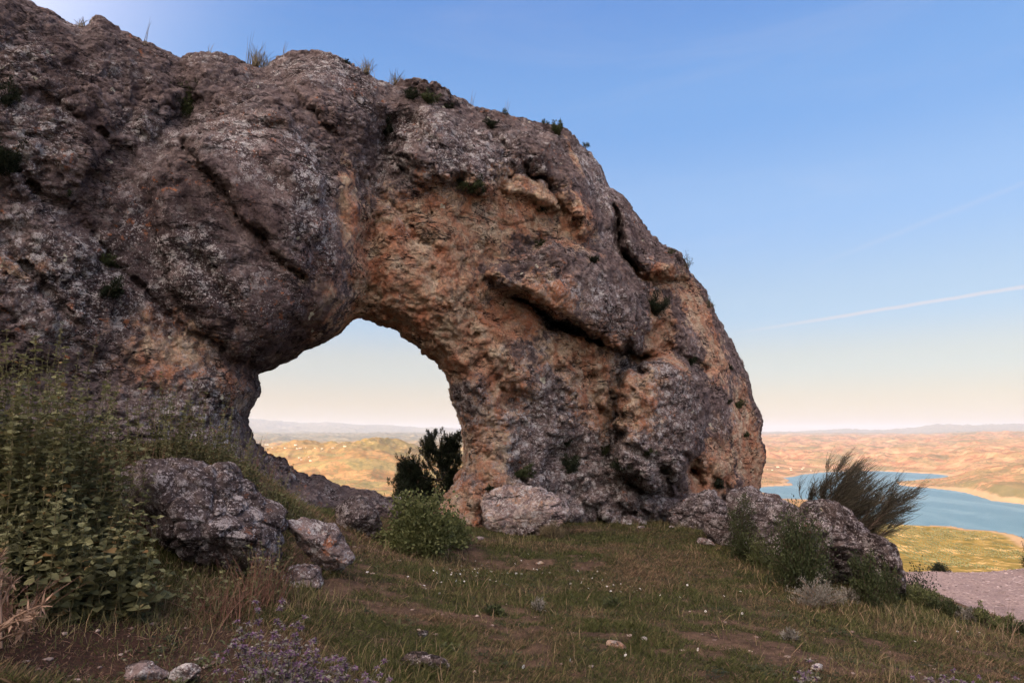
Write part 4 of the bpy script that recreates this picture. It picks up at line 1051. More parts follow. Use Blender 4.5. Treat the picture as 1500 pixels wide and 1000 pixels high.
# bushes below the far rim
def rim_bush(label, u, v, y, w, h, n, seed, mat=M_darkleaf):
    p_ = at_d(u, v, y); p_[2] = min(p_[2], gz(p_[0], p_[1]))
    dome_shrub('rim_bush', label, p_, w, w * 0.8, h, n, 0.05, mat, seed, cat='bush', stems=60)
rim_bush('dark rounded bush under the broom at the left end of the gravel', 1326, 845, 14.0, 1.35, 1.75, 11000, 31)
rim_bush('dark bush filling the gap under the windswept broom', 1290, 838, 12.6, 0.8, 1.45, 6000, 34)
rim_bush('tiny dark bush on the far edge of the gravel', 1376, 826, 22.2, 0.80, 0.32, 1500, 32)
rim_bush('reddish dark shrub cut by the right edge of the photo beyond the gravel', 1508, 826, 22.0, 0.5, 1.25, 1800, 33)

# small dark plants rooted in the arch face
FACE = [(265, 172, 62, 60, 'niche between two blocks at the upper left'), (566, 205, 42, 44, 'groove right of the big left swelling'), (602, 146, 26, 26, 'upper seam above the right swelling, left one'), (628, 153, 34, 22, 'upper seam above the right swelling, middle one'),
        (660, 158, 24, 14, 'upper seam above the right swelling, right one'), (622, 268, 28, 18, 'scalloped rim left of the pale knob'), (698, 280, 38, 30, 'scalloped rim between the pale knob and the tan block'),
        (670, 270, 20, 14, 'scalloped rim right of the pale knob'), (722, 190, 22, 22, 'sloping seam near the top right'), (814, 197, 26, 22, 'orange-stained corner near the top right'),
        (960, 462, 42, 44, 'fresh ochre face right of the undercut slab'), (930, 522, 26, 20, 'seam under the slab beside the rounded boulder shape'), (792, 358, 22, 16, 'tan face above the undercut slab'),
        (793, 312, 16, 12, 'foot of the tan block'), (868, 384, 18, 14, 'upper edge of the undercut slab'), (760, 695, 44, 24, 'left hollow low on the right pillar'), (838, 690, 44, 42, 'middle hollow low on the right pillar'),
        (832, 655, 24, 30, 'hollow just above the middle one on the right pillar'), (884, 668, 18, 26, 'crack left of the rounded boulder shape'), (910, 690, 30, 26, 'foot of the crack beside the rounded boulder shape'),
        (1052, 716, 26, 32, 'dark hole at the lower right corner'), (1080, 596, 22, 16, 'right flank, halfway up'), (1066, 592, 14, 12, 'right flank, just left of the halfway one'), (1070, 542, 14, 12, 'right flank above the halfway pair'),
        (1092, 642, 14, 12, 'right flank below the halfway pair'), (10, 260, 40, 60, 'dark crack at the left edge'), (8, 155, 28, 40, 'left edge of the photo high up'), (95, 300, 50, 22, 'diagonal crack at the left'),
        (160, 440, 26, 50, 'dark recess on the lower left wall'), (720, 718, 22, 12, 'base left of the pale boulder top'), (952, 670, 20, 16, 'dark joint on the rounded boulder shape'), (1010, 530, 44, 16, 'top of the rounded boulder shape'), (506, 92, 22, 14, 'crest of the highest hump'), (150, 385, 30, 16, 'mossy seam on the left wall')]
face_objs = []
for i, (u, v, w, h, lab) in enumerate(FACE):
    p_, n_, hit = on_arch(u, v); k = np.linalg.norm(p_ - CAM) / 1000
    sz = math.sqrt(w * h) * k
    root = dome_shrub('crevice_plant', 'small dark plant rooted on the ' + lab, p_ - n_ * 0.03, w * k * 0.95, w * k * 0.8, h * k * 0.85, int(260 + 15000 * w * h * k * k), 0.042, M_darkleaf if i % 3 else M_shrub, 60 + i, cat='plant', stems=18, aspect=0.3, normal=n_, group='small plants growing in the rock face')
# plants on the skyline
for i, (u, v, H, n, lab) in enumerate(((374, 92, 0.36, 90, 'dry grass tuft on the crest left of the highest hump'), (535, 102, 0.30, 70, 'dry grass tuft on the crest right of the highest hump'), (579, 118, 0.26, 60, 'dry grass tuft in the crest dip before the right hump'),
                                       (118, 34, 0.16, 30, 'sparse short grass on the crest near the top left'), (388, 92, 0.25, 30, 'small dry grass tuft just left of the highest hump'))):
    grass_tuft('crest_grass_tuft', lab, crest(u, v), n, H, 0.16 if H > .2 else 0.09, M_tuft, seed=20 + i, group='dry grass tufts on the crest of the arch', width=0.010, wind=(0.05, 0))
for i, (u, v, w, h, lab) in enumerate(((1008, 392, 26, 28, 'wiry little bush sticking out of the right skyline'), (1040, 450, 20, 16, 'wiry little bush lower down the right skyline'), (985, 372, 16, 10, 'tiny bush on the flat step of the right skyline'),
                                       (860, 216, 14, 9, 'tiny bush on the notch of the right skyline'), (800, 172, 18, 8, 'tiny low plant on the skyline above the orange corner'), (740, 160, 16, 8, 'tiny low plant on the skyline right of the right hump'))):
    p_ = crest(u - 4, v); k = np.linalg.norm(p_ - CAM) / 1000
    dome_shrub('crest_bush', lab, p_ + np.array([0.02, 0, -0.02]), w * k, w * k, h * k, 350, 0.045, M_shrub, 120 + i, stems=16, aspect=0.2, cat='bush')
# bare twigs at the left rim of the opening
for i, (u, v, H, lab) in enumerate(((374, 700, 0.62, 'thin bare twigs standing at the left rim of the opening'), (398, 700, 0.36, 'short bare twig beside the thin twigs in the opening'))):
    p_, n_, hit = on_arch(u, v)
    grass_tuft('bare_twig', lab, p_, 6, H, 0.08, M_redstem, seed=60 + i, cat='twig', width=0.008, wind=(0.12, 0))

# ------------------------------------------------------------------ windswept broom
def broom():
    r_ = np.random.default_rng(11)
    base = at_d(1228, 818, 12.0)
    root = empty('windswept_broom', base, 'large dark broom bush swept to the right by the wind, behind the rock row', 'bush')
    k0 = 12.0 / 1000
    nl = 38; tips = []
    for i in range(nl):
        a = i / (nl - 1)
        ang = R(112 - 92 * a) + r_.normal() * 0.06
        L = (0.92 + 0.33 * math.sin(a * 3.0)) * r_.uniform(0.72, 1.12)
        tips.append([math.cos(ang) * L * 0.95 - 0.06, r_.normal() * 0.35, math.sin(ang) * L * 1.05 + 0.10])
    tips = np.array(tips); b = r_.normal(size=(nl, 3)) * np.array([0.08, 0.08, 0]); 
    mid = b * 0.5 + tips * 0.5 + np.array([-0.12, 0, 0.12])
    def bez(t, i): t = t[:, None]; return (1 - t) ** 2 * b[i] + 2 * t * (1 - t) * mid[i] + t ** 2 * tips[i]
    t = np.linspace(0, 1, 8); P = np.stack([bez(t, i) for i in range(nl)])
    tb = Tubes(); tb.add(P, 0.016, 0.004, 4); tb.build('limbs', M_bark, root)
    wind = np.array([0.85, 0.0, 0.40]); ld = unit(tips - b)
    ns = nl * 7; w = np.repeat(np.arange(nl), 7); tt = r_.uniform(0.30, 1.0, ns)
    q = np.zeros((ns, 3))
    for i in range(nl): q[w == i] = bez(tt[w == i], i)
    d0 = unit(ld[w] + wind * 0.25 + r_.normal(size=(ns, 3)) * 0.38); L = r_.uniform(0.22, 0.46, ns)[:, None]
    e1 = q + d0 * L * 0.55; e2 = e1 + unit(d0 * 0.5 + wind * 0.8) * L * 0.6
    t5 = np.linspace(0, 1, 5)[None, :, None]
    S = (1 - t5) ** 2 * q[:, None] + 2 * t5 * (1 - t5) * e1[:, None] + t5 ** 2 * e2[:, None]
    tb = Tubes(); tb.add(S, 0.0075, 0.003, 4); tb.build('branches', M_bark, root)
    n = 6400; k_ = r_.integers(0, ns, n); u_ = np.clip(r_.beta(1.6, 1.0, n), 0.1, 1)[:, None]
    q = (1 - u_) ** 2 * S[k_, 0] + 2 * u_ * (1 - u_) * e1[k_] + u_ ** 2 * S[k_, 4] + r_.normal(size=(n, 3)) * 0.008
    sd_ = unit(S[k_, 4] - S[k_, 0])
    d0 = unit(sd_ * 0.8 + r_.normal(size=(n, 3)) * 0.32); d1 = unit(sd_ * 0.25 + wind * 0.9 + r_.normal(size=(n, 3)) * 0.20)
    L = r_.uniform(0.12, 0.36, n)[:, None]
    P = np.stack([q, q + d0 * L * 0.35, q + d0 * L * 0.5 + d1 * L * 0.25, q + d0 * L * 0.52 + d1 * L * 0.6], 1)
    tb = Tubes(); tb.add(P, 0.0036, 0.0014); tb.build('twigs', M_broom, root)
broom()
grass_tuft('dry_weed', 'thin dry weed between the arch and the windswept broom', at_d(1172, 752, 13.2), 26, 0.30, 0.20, M_drystem, seed=77, cat='weed', width=0.008)
grass_tuft('dry_weed', 'tall thin dry stalks rising before the gravel', by_depth(1440, 7.2), 8, 0.40, 0.14, M_drystem, seed=78, cat='weed', width=0.006)

# ------------------------------------------------------------------ junipers behind the opening
def juniper(label, u, vtop, vbase, y, width, seed, n=9000):
    r_ = np.random.default_rng(seed); base = at_d(u, vbase, y); top = at_d(u, vtop, y); H = top[2] - base[2]
    zg0 = gz(base[0], base[1]); base[2] = max(min(base[2], zg0 + 3.0), zg0) if zg0 < base[2] else base[2]
    foot = min(0.0, zg0 - base[2] - 0.1)
    root = empty('juniper_tree', base + np.array([0, 0, foot]), label, 'tree', 'dark junipers behind the opening')
    t = np.linspace(0, 1, 8)
    tr = np.stack([0.12 * t + 0.05 * np.sin(t * 4), 0.04 * np.cos(t * 3), t * (H * 0.9 - foot)], 1)[None]
    tb = Tubes(); tb.add(tr, 0.055, 0.012, 7); tb.build('trunk', M_bark, root)
    nl = 34; zz = r_.uniform(0.05, 0.95, nl) ** 0.85; a = r_.uniform(0, 6.28, nl)
    prof = width / 2 * (0.35 + 0.65 * np.sin(np.clip(zz * 0.85 + 0.2, 0, 1) * math.pi)) * r_.uniform(0.6, 1.15, nl)
    s0 = np.stack([0 * a, 0 * a, zz * H * 0.75 - foot], 1); tip = np.stack([np.cos(a) * prof, np.sin(a) * prof, -foot + zz * H * 0.85 + 0.10 * H * r_.uniform(0.2, 1.4, nl)], 1)
    mid = (s0 + tip) / 2 + np.stack([np.cos(a) * prof * .2, np.sin(a) * prof * .2, -0.04 * H + 0 * a], 1)
    P = ((1 - t) ** 2)[None, :, None] * s0[:, None] + (2 * t * (1 - t))[None, :, None] * mid[:, None] + (t ** 2)[None, :, None] * tip[:, None]
    tb = Tubes(); tb.add(P, 0.016, 0.004, 4); tb.build('limbs', M_bark, root)
    lv = Leaves(); nc = 700; w = r_.integers(0, nl, nc); tt = r_.beta(2, 1, nc)[:, None]
    cc = (1 - tt) ** 2 * s0[w] + 2 * tt * (1 - tt) * mid[w] + tt ** 2 * tip[w] + r_.normal(size=(nc, 3)) * 0.035 * H
    ax = unit(r_.normal(size=(nc, 3)) * 0.45 + unit(tip[w] - s0[w]) * 0.5 + np.array([0, 0, 0.8]))
    m = n // nc; q = np.repeat(cc, m, 0) + np.repeat(ax, m, 0) * r_.uniform(-0.05, 0.11, (nc * m, 1)) + r_.normal(size=(nc * m, 3)) * 0.016
    d = np.repeat(ax, m, 0) + r_.normal(size=(nc * m, 3)) * 0.55
    lv.add(q, d, r_.uniform(0.03, 0.06, len(q)), 0.014, 'kite', tint=np.repeat(r_.uniform(0, 1, nc), m) * 0.7 + r_.uniform(0, 0.3, len(q)), r_=r_)
    lv.build('crown', M_jun, root)
juniper('large dark juniper behind the right jamb of the opening', 648, 620, 770, 14.6, 2.0, 1, 60000)
juniper('small dark juniper left of the larger one, seen through the opening', 604, 668, 765, 14.3, 0.95, 2, 30000)
print('plants', time.time() - T0)

# ------------------------------------------------------------------ grass
def grass():
    r_ = np.random.default_rng(99)
    N = 760000
    d = 3.4 + (17.0 - 3.4) * r_.uniform(0, 1, N) ** 1.35
    a = r_.uniform(-0.82, 0.80, N); x = a * d; y = d
    pv_ = patch_value(x, y)
    keep = (r_.uniform(0, 1, N) < (0.10 + 0.90 * pv_)) & (poly_sd(x, y, PLATEAU) > -0.35)
    x, y, pv_ = x[keep], y[keep], pv_[keep]; N = len(x)
    z = ground_z(x, y)
    tall = sst(0.15, 0.6, fbm(P3(x / 0.5, y / 0.5, 4), 2, 45))
    ysc = np.clip(y / 6, 0.8, 2.0)
    h = (0.014 + 0.026 * r_.uniform(0, 1, N) ** 1.5 + 0.030 * tall * r_.uniform(0, 1, N)) * (0.6 + 0.6 * pv_)
    h *= 1 + 0.9 * (x < -1.6) * r_.uniform(0, 1, N)
    ang = r_.uniform(0, 6.283, N); ln = r_.uniform(0.2, 1.5, N) * h
    P = np.stack([x, y, z - 0.006], 1); D = np.stack([np.cos(ang) * ln, np.sin(ang) * ln, h], 1)
    w = 0.0028 * ysc * r_.uniform(0.7, 1.5, N)
    A = np.stack([-np.sin(ang + 0.6), np.cos(ang + 0.6), 0 * ang], 1)
    V = np.stack([P - A * w[:, None], P + A * w[:, None], P + D * 0.6 + A * w[:, None] * 0.6 + np.array([0, 0, 1]) * (h * 0.1)[:, None], P + D], 1).reshape(-1, 3)
    b0 = np.arange(N) * 4
    tone = fbm(P3(x / 0.8, y / 0.6, 7), 3, 49); dryf = np.clip(0.47 - 0.9 * tone - 0.35 * (pv_ - 0.5) + r_.normal(size=N) * 0.28, 0, 1)
    tint = r_.uniform(0, 1, N)
    mat = NT('grass_blades'); c = mat.mix(mat.attr('tint'), (0.034, 0.042, 0.014), (0.115, 0.125, 0.042))
    dr = mat.mix(mat.attr('tint'), (0.10, 0.064, 0.040), (0.26, 0.18, 0.11))
    c = mat.mix(mat.ramp(mat.attr('tint2'), 0.35, 0.8), c, dr)
    a_ = mat.bsdf(c, 0.7, None, 0.2); tr = mat.n('BsdfTranslucent'); mat.put(tr.inputs[0], c); mx = mat.n('MixShader'); mx.inputs[0].default_value = 0.3
    mat.lk(a_, mx.inputs[1]); mat.lk(tr.outputs[0], mx.inputs[2])
    o = make_mesh('grass', V, [np.stack([b0, b0 + 1, b0 + 2], 1), np.stack([b0, b0 + 2, b0 + 3], 1)], mat.done(mx.outputs[0]), attrs={'tint': np.repeat(tint, 4), 'tint2': np.repeat(dryf, 4)})
    tag(o, 'short green and straw coloured grass covering the slope', 'grass', kind='stuff')
    # taller coarse blades: at foot of bushes and rocks and at the left
    L2 = Leaves(); pts = []
    for (u, v, n, rad) in ((300, 870, 700, .7), (180, 870, 700, .7), (80, 880, 500, .6), (400, 890, 420, .4), (230, 930, 300, .6), (620, 820, 500, .7), (760, 795, 400, .7), (1250, 900, 700, .7), (1330, 905, 600, .7), (1150, 850, 300, .6), (700, 880, 500, .9),
                           (1400, 925, 500, .7), (450, 875, 240, .3), (560, 980, 240, .4), (900, 765, 500, 1.2), (980, 770, 400, .8), (1100, 820, 400, .8), (1290, 985, 300, .5), (950, 900, 300, 1.0), (850, 990, 200, .6), (640, 995, 160, .3), (20, 900, 300, .4)):
        g_ = at_ground(u, v); q = g_[:2] + r_.normal(size=(n, 2)) * rad * 0.6; pts.append(q)
    q = np.concatenate(pts); q = q[q[:, 1] > 3.3]; zq = ground_z(q[:, 0], q[:, 1]); P = np.stack([q[:, 0], q[:, 1], zq - 0.01], 1); n = len(P)
    L2.add(P, r_.normal(size=(n, 3)) * 0.35 + np.array([0.05, 0, 1]), r_.uniform(0.06, 0.17, n), r_.uniform(0.004, 0.007, n) * np.clip(P[:, 1] / 6, 0.8, 2), 'blade', r_=r_)
    o = L2.build('coarse_grass', leaf_material('coarse_blades', (0.055, 0.062, 0.022), (0.20, 0.18, 0.075), 0.3, extra=((0.34, 0.24, 0.15), 0.55)))
    tag(o, 'longer coarse grass blades around rocks and bushes', 'grass', kind='stuff')
    # dead litter on the bare soil
    L3 = Leaves(); n = 26000; a = r_.uniform(-0.8, 0.8, n); d = 3.4 + 9 * r_.uniform(0, 1, n) ** 1.4; x = a * d; y = d
    P = np.stack([x, y, ground_z(x, y) + 0.004], 1)
    dd = r_.normal(size=(n, 3)) * np.array([1, 1, 0.25]) + np.array([0, 0, 0.1])
    L3.add(P, dd, r_.uniform(0.02, 0.09, n), 0.0035, 'blade', r_=r_)
    o = L3.build('dead_grass_litter', leaf_material('litter', (0.08, 0.038, 0.028), (0.26, 0.16, 0.115), 0.15))
    tag(o, 'dead stalks and plant litter strewn over the bare soil', 'litter', kind='stuff')
grass()
def scatter_stones(name, label, xy, zz, size, mat, seed):
    r_ = np.random.default_rng(seed); n = len(xy)
    b = bmesh.new(); bmesh.ops.create_icosphere(b, subdivisions=1, radius=1); bv = np.array([v.co for v in b.verts]); bf = np.array([[v.index for v in f.verts] for f in b.faces]); b.free()
    k = len(bv); jit = r_.uniform(0.65, 1.25, (n, k, 1)); sc3 = size[:, None, None] * np.stack([r_.uniform(0.7, 1.4, n), r_.uniform(0.7, 1.4, n), r_.uniform(0.3, 0.7, n)], 1)[:, None]
    V = bv[None] * jit * sc3; a = r_.uniform(0, 6.28, n); c_, s_ = np.cos(a)[:, None], np.sin(a)[:, None]
    V = np.stack([V[..., 0] * c_ - V[..., 1] * s_, V[..., 0] * s_ + V[..., 1] * c_, V[..., 2]], -1)
    V = V + np.stack([xy[:, 0], xy[:, 1], zz + size * 0.12], 1)[:, None]
    F = (bf[None] + (np.arange(n) * k)[:, None, None]).reshape(-1, 3)
    o = make_mesh(name, V.reshape(-1, 3), [F], mat, attrs={'tint': np.repeat(r_.uniform(0, 1, n), k)})
    return tag(o, label, 'stones', kind='stuff')
def tint_stone(name, a, b):
    m = NT(name); p = m.pos(); c = m.mix(m.attr('tint'), a, b); c = m.mix(m.ramp(m.noise(p, 60, 4, 0.7), 0.4, 0.65, 0, 0.5), c, (0.10, 0.075, 0.065))
    return m.done(m.bsdf(c, 0.95, m.bump(m.noise(p, 90, 4, 0.7), 0.6, 0.01)))
r_ = np.random.default_rng(31)
n = 2600; a = r_.uniform(-0.8, 0.78, n); d = 3.5 + 11 * r_.uniform(0, 1, n) ** 1.3; xy = np.stack([a * d, d], 1); pk_ = patch_value(xy[:, 0], xy[:, 1]); m_ = (r_.uniform(0, 1, n) < 1.05 - pk_) & (poly_sd(xy[:, 0], xy[:, 1], PLATEAU) > 0); xy = xy[m_]
scatter_stones('scattered_pebbles', 'small pebbles scattered over the bare soil of the slope', xy, ground_z(xy[:, 0], xy[:, 1]), 0.005 + 0.020 * r_.uniform(0, 1, len(xy)) ** 3, tint_stone('pebble_stone', (0.13, 0.085, 0.07), (0.42, 0.34, 0.30)), 32)
n = 16000; xy = np.stack([r_.uniform(6.5, 19, n), 9 + 14 * r_.uniform(0, 1, n)], 1); m_ = (poly_sd(xy[:, 0], xy[:, 1], TERRACE) > 0.2) & (xy[:, 0] / xy[:, 1] < 0.8); xy = xy[m_]
scatter_stones('loose_gravel', 'loose pale gravel stones covering the lower terrace', xy, ground_z(xy[:, 0], xy[:, 1]) + 0.045, 0.010 + 0.045 * r_.uniform(0, 1, len(xy)) ** 4, tint_stone('gravel_stone', (0.16, 0.12, 0.115), (0.50, 0.41, 0.40)), 33)
def low_weeds():
    r_ = np.random.default_rng(44); n = 1500; a = r_.uniform(-0.8, 0.78, n); d = 3.5 + 12 * r_.uniform(0, 1, n) ** 1.3; x = a * d; y = d
    f_ = fbm(P3(x / 0.8, y / 0.5, 9), 3, 71); m = (f_ > 0.02) & (poly_sd(x, y, PLATEAU) > 0.1); x, y = x[m], y[m]; n = len(x); per = 34
    rr_ = r_.uniform(0.03, 0.11, n); X = np.repeat(x, per) + r_.normal(size=n * per) * np.repeat(rr_, per) * 0.7; Y = np.repeat(y, per) + r_.normal(size=n * per) * np.repeat(rr_, per) * 0.7
    L = Leaves(); P = np.stack([X, Y, ground_z(X, Y) + r_.uniform(0.0, 0.03, n * per)], 1); D = r_.normal(size=(n * per, 3)) * np.array([1, 1, 0.3]) + np.array([0, 0, 0.35])
    L.add(P, D, r_.uniform(0.015, 0.04, n * per), r_.uniform(0.008, 0.018, n * per), 'kite', tint=np.clip(np.repeat(r_.uniform(0, 0.8, n), per) + r_.uniform(-.1, .2, n * per), 0, 1), r_=r_)
    o = L.build('low_weeds', leaf_material('weed_leaf', (0.020, 0.027, 0.013), (0.085, 0.098, 0.040), 0.2)); tag(o, 'dark low weeds forming cushions among the grass', 'weeds', kind='stuff')
low_weeds()

# ------------------------------------------------------------------ daisies
def flower_mesh():
    V = [(0, 0, 0)]; F = []
    for k in range(8):
        a = k * math.pi / 4
        V += [(math.cos(a - .28) * .3, math.sin(a - .28) * .3, .0), (math.cos(a - .2), math.sin(a - .2), .12), (math.cos(a + .2), math.sin(a + .2), .12), (math.cos(a + .28) * .3, math.sin(a + .28) * .3, 0)]
        F.append((1 + 4 * k, 2 + 4 * k, 3 + 4 * k, 4 + 4 * k))
    V = np.array(V); me_o = make_mesh('daisy', V * 0.011, [np.array(F)], plain_material('white_petal', (0.75, 0.75, 0.72), (0.85, 0.85, 0.82), 50))
    return me_o
proto = flower_mesh(); first = True
r_ = np.random.default_rng(5)
spots = [(700, 843, 60, 8, 20), (680, 852, 70, 14, 26), (775, 838, 60, 12, 12), (860, 855, 70, 12, 16), (960, 872, 70, 12, 12), (1080, 895, 60, 15, 6), (1330, 925, 120, 25, 6), (590, 870, 60, 20, 6), (900, 980, 300, 20, 5)]
for (u, v, su, sv, n) in spots:
    for _ in range(n):
        g_ = at_ground(u + r_.normal() * su * 0.5, min(995, v + r_.normal() * sv * 0.6))
        o = proto if first else proto.copy()
        if not first: col.objects.link(o)
        first = False
        k = r_.uniform(0.7, 1.3)
        o.scale = (k, k, k); o.rotation_euler = (r_.normal() * 0.5 + 0.5, r_.normal() * 0.4, r_.uniform(0, 6))
        o.location = (float(g_[0]), float(g_[1]), float(g_[2] + r_.uniform(0.04, 0.08)))
        tag(o, 'tiny white daisy among the many scattered in the grass', 'flower', 'white daisies scattered in the grass')

# ------------------------------------------------------------------ valley details: orchard rows and far white houses
def orchard():
    r_ = np.random.default_rng(3); pts = []
    for x0 in np.arange(900, 2300, 17.0):
        for y0 in np.arange(1500, 2650, 9.0):
            pts.append((x0 + 0.25 * (y0 - 1500), y0))
    q = np.array(pts) + r_.normal(size=(len(pts), 2)) * 1.2
    u, v, d = proj(np.stack([q[:, 0], q[:, 1], np.full(len(q), LAKE_Z + 10)], 1))
    k = (u > 1180) & (u < 1540) & (v > 765) & (v < 850); q = q[k]
    z, sd = valley_z(q[:, 0], q[:, 1])
    mk = fbm(P3(q[:, 0] / 140, q[:, 1] / 90), 3, 8) > -0.12
    k = (sd > 60) & mk; q = q[k]; z = z[k]
    ov = np.array([(1, 0, 0), (-1, 0, 0), (0, 1, 0), (0, -1, 0), (0, 0, 1.3), (0, 0, -.4)]); of = np.array([(0, 2, 4), (2, 1, 4), (1, 3, 4), (3, 0, 4), (2, 0, 5), (1, 2, 5), (3, 1, 5), (0, 3, 5)])
    n = len(q); sz = r_.uniform(1.7, 2.7, n)[:, None, None]
    V = (ov[None] * sz * r_.uniform(0.8, 1.2, (n, 6, 1)) + np.stack([q[:, 0], q[:, 1], z + 1.0], 1)[:, None]).reshape(-1, 3)
    F = (of[None] + (np.arange(n) * 6)[:, None, None]).reshape(-1, 3)
    o = make_mesh('orchard_trees', V, [F], leaf_material('orchard_leaf', (0.07, 0.085, 0.025), (0.15, 0.15, 0.05), 0.1), attrs={'tint': np.repeat(r_.uniform(0, 1, n), 6)})
    tag(o, 'rows of small orchard trees on the lakeside fields', 'orchard', kind='stuff')
    print('orchard', n)
orchard()
def scrub():
    r_ = np.random.default_rng(8); n = 22000
    a = r_.uniform(-26, 42, n); d = 2300 * np.exp(r_.uniform(0, 1.35, n)); x = np.sin(R(1) * a) * d; y = np.cos(R(1) * a) * d
    z, sd = valley_z(x, y); m = (fbm(P3(x / 420, y / 420, 6), 4, 33) > 0.02) & (sd > 40); x, y, z = x[m], y[m], z[m]; n = len(x)
    ov = np.array([(1, 0, 0), (-1, 0, 0), (0, 1, 0), (0, -1, 0), (0, 0, 1.0)]); of = np.array([(0, 2, 4), (2, 1, 4), (1, 3, 4), (3, 0, 4)])
    sz = (r_.uniform(2.0, 5.0, n) * np.hypot(x, y) / 4500)[:, None, None]
    V = (ov[None] * sz * r_.uniform(0.7, 1.3, (n, 5, 1)) + np.stack([x, y, z], 1)[:, None]).reshape(-1, 3)
    F = (of[None] + (np.arange(n) * 5)[:, None, None]).reshape(-1, 3)
    o = make_mesh('valley_scrub', V, [F], leaf_material('scrub_leaf', (0.08, 0.08, 0.03), (0.17, 0.15, 0.06), 0.1), attrs={'tint': np.repeat(r_.uniform(0, 1, n), 5)})
    tag(o, 'scattered dark scrub dotting the dry valley', 'scrub', kind='stuff')
scrub()
def house_mesh():
    root = empty('farm_house', (0, 0, 0))
    V = np.array([(-1, -.6, 0), (1, -.6, 0), (1, .6, 0), (-1, .6, 0), (-1, -.6, .7), (1, -.6, .7), (1, .6, .7), (-1, .6, .7), (-1, 0, 1.0), (1, 0, 1.0)], float)
    F4_ = [(0, 1, 5, 4), (2, 3, 7, 6)]; F5 = [(1, 2, 6, 9, 5), (3, 0, 4, 8, 7)]
    make_mesh('wall', V, [np.array(F4_), np.array(F5)], plain_material('whitewash', (0.70, 0.64, 0.55), (0.8, 0.75, 0.66), 0.2), root)
    Rv = np.array([(-1.05, -.7, .66), (1.05, -.7, .66), (1.05, 0, 1.04), (-1.05, 0, 1.04), (-1.05, .7, .66), (1.05, .7, .66)], float)
    make_mesh('roof', Rv, [np.array([(0, 1, 2, 3), (3, 2, 5, 4)])], plain_material('tile_roof', (0.45, 0.26, 0.16), (0.55, 0.34, 0.22), 0.3), root)
    return root
hp = house_mesh(); used = False
for (u, v, n, su, sv, lab, grp) in ((432, 655, 14, 42, 2.0, 'tiny white house of the distant village seen through the opening', 'far village houses through the opening'),
                                    (446, 671, 5, 22, 3, 'tiny pale farm on the ochre slopes seen through the opening', 'pale farms through the opening'),
                                    (1165, 689, 9, 26, 2.0, 'tiny pale house near the far left shore of the lake', 'pale houses by the far shore')):
    for _ in range(n):
        uu, vv = u + r_.normal() * su, v + r_.normal() * sv
        rr_ = ray(uu, vv); kk = np.geomspace(2200, 20000, 700); Pq = CAM + np.outer(kk, rr_); zz, _s = valley_z(Pq[:, 0], Pq[:, 1])
        m = np.nonzero(Pq[:, 2] <= zz)[0]
        if not len(m): continue
        i = m[0]
        if _s[i] < 25: continue
        d = kk[i]
        o = hp if not used else hp.copy()
        if used:
            col.objects.link(o)
            for ch in list(hp.children):
                c2 = ch.copy(); col.objects.link(c2); c2.parent = o
        used = True
        s_ = d / 1000 * r_.uniform(0.9, 2.0)
        o.scale = (s_, s_, s_ * 0.8); o.rotation_euler = (0, 0, r_.uniform(0, 3.14)); o.location = (float(Pq[i, 0]), float(Pq[i, 1]), float(zz[i] - 0.5))
        tag(o, lab, 'house', grp)

# ------------------------------------------------------------------ air
HZ = NT('air_haze')
pvn = HZ.n('ShaderNodeVolumePrincipled'.replace('ShaderNode', '')); pvn.inputs['Color'].default_value = (0.66, 0.78, 1.0, 1)
pvn.inputs['Density'].default_value = 2.3e-5; pvn.inputs['Anisotropy'].default_value = 0.1
HZ.lk(pvn.outputs[0], HZ.out.inputs['Volume'])
bx0, bx1, by0, by1, bz0, bz1 = -49000, 49000, -49000, 49000, LAKE_Z - 60, 800
V = np.array([(x, y, z) for x in (bx0, bx1) for y in (by0, by1) for z in (bz0, bz1)], float)
haze = make_mesh('haze', V, [np.array([(0, 1, 3, 2), (4, 6, 7, 5), (0, 4, 5, 1), (2, 3, 7, 6), (0, 2, 6, 4), (1, 5, 7, 3)])], HZ.m)
tag(haze, 'thin pale evening haze over the valley', 'haze', kind='stuff')

# ------------------------------------------------------------------ sky and sun
w = bpy.data.worlds.new('World'); sc.world = w; w.use_nodes = True
nt = w.node_tree; nt.nodes.clear()
class WN(NT):
    def __init__(s, t): s.t = t
W_ = WN(nt)
wo = nt.nodes.new('ShaderNodeOutputWorld'); bg = nt.nodes.new('ShaderNodeBackground'); nt.links.new(bg.outputs[0], wo.inputs[0])
sky = nt.nodes.new('ShaderNodeTexSky'); sky.sky_type = 'NISHITA'; sky.sun_disc = False; sky.sun_elevation = SUN_EL
sky.sun_rotation = math.atan2(SUNH[0], SUNH[1]); sky.air_density = 1.0; sky.dust_density = 0.8; sky.ozone_density = 1.5
tc = nt.nodes.new('ShaderNodeTexCoord'); sx = nt.nodes.new('ShaderNodeSeparateXYZ'); nt.links.new(tc.outputs['Generated'], sx.inputs[0])
el = sx.outputs[2]
cr = nt.nodes.new('ShaderNodeValToRGB'); nt.links.new(el, cr.inputs[0]); e = cr.color_ramp; e.interpolation = 'EASE'
stops = [(0.0, (.68, .46, .29)), (0.04, (.72, .55, .39)), (0.10, (.62, .60, .55)), (0.17, (.44, .58, .76)), (0.30, (.32, .53, .90)), (0.43, (.20, .43, .88)), (0.60, (.13, .32, .80)), (1.0, (.10, .22, .50))]
e.elements[0].position = 0; e.elements[0].color = (*stops[0][1], 1); e.elements[1].position = 1; e.elements[1].color = (*stops[-1][1], 1)
for p_, c_ in stops[1:-1]:
    q = e.elements.new(p_); q.color = (*c_, 1)
SKY_GAIN = 4.9
rampc = W_.mix(1.0, cr.outputs[0], (SKY_GAIN,) * 3, 'MULTIPLY')
nt_mix = W_.mix(0.80, sky.outputs[0], rampc)
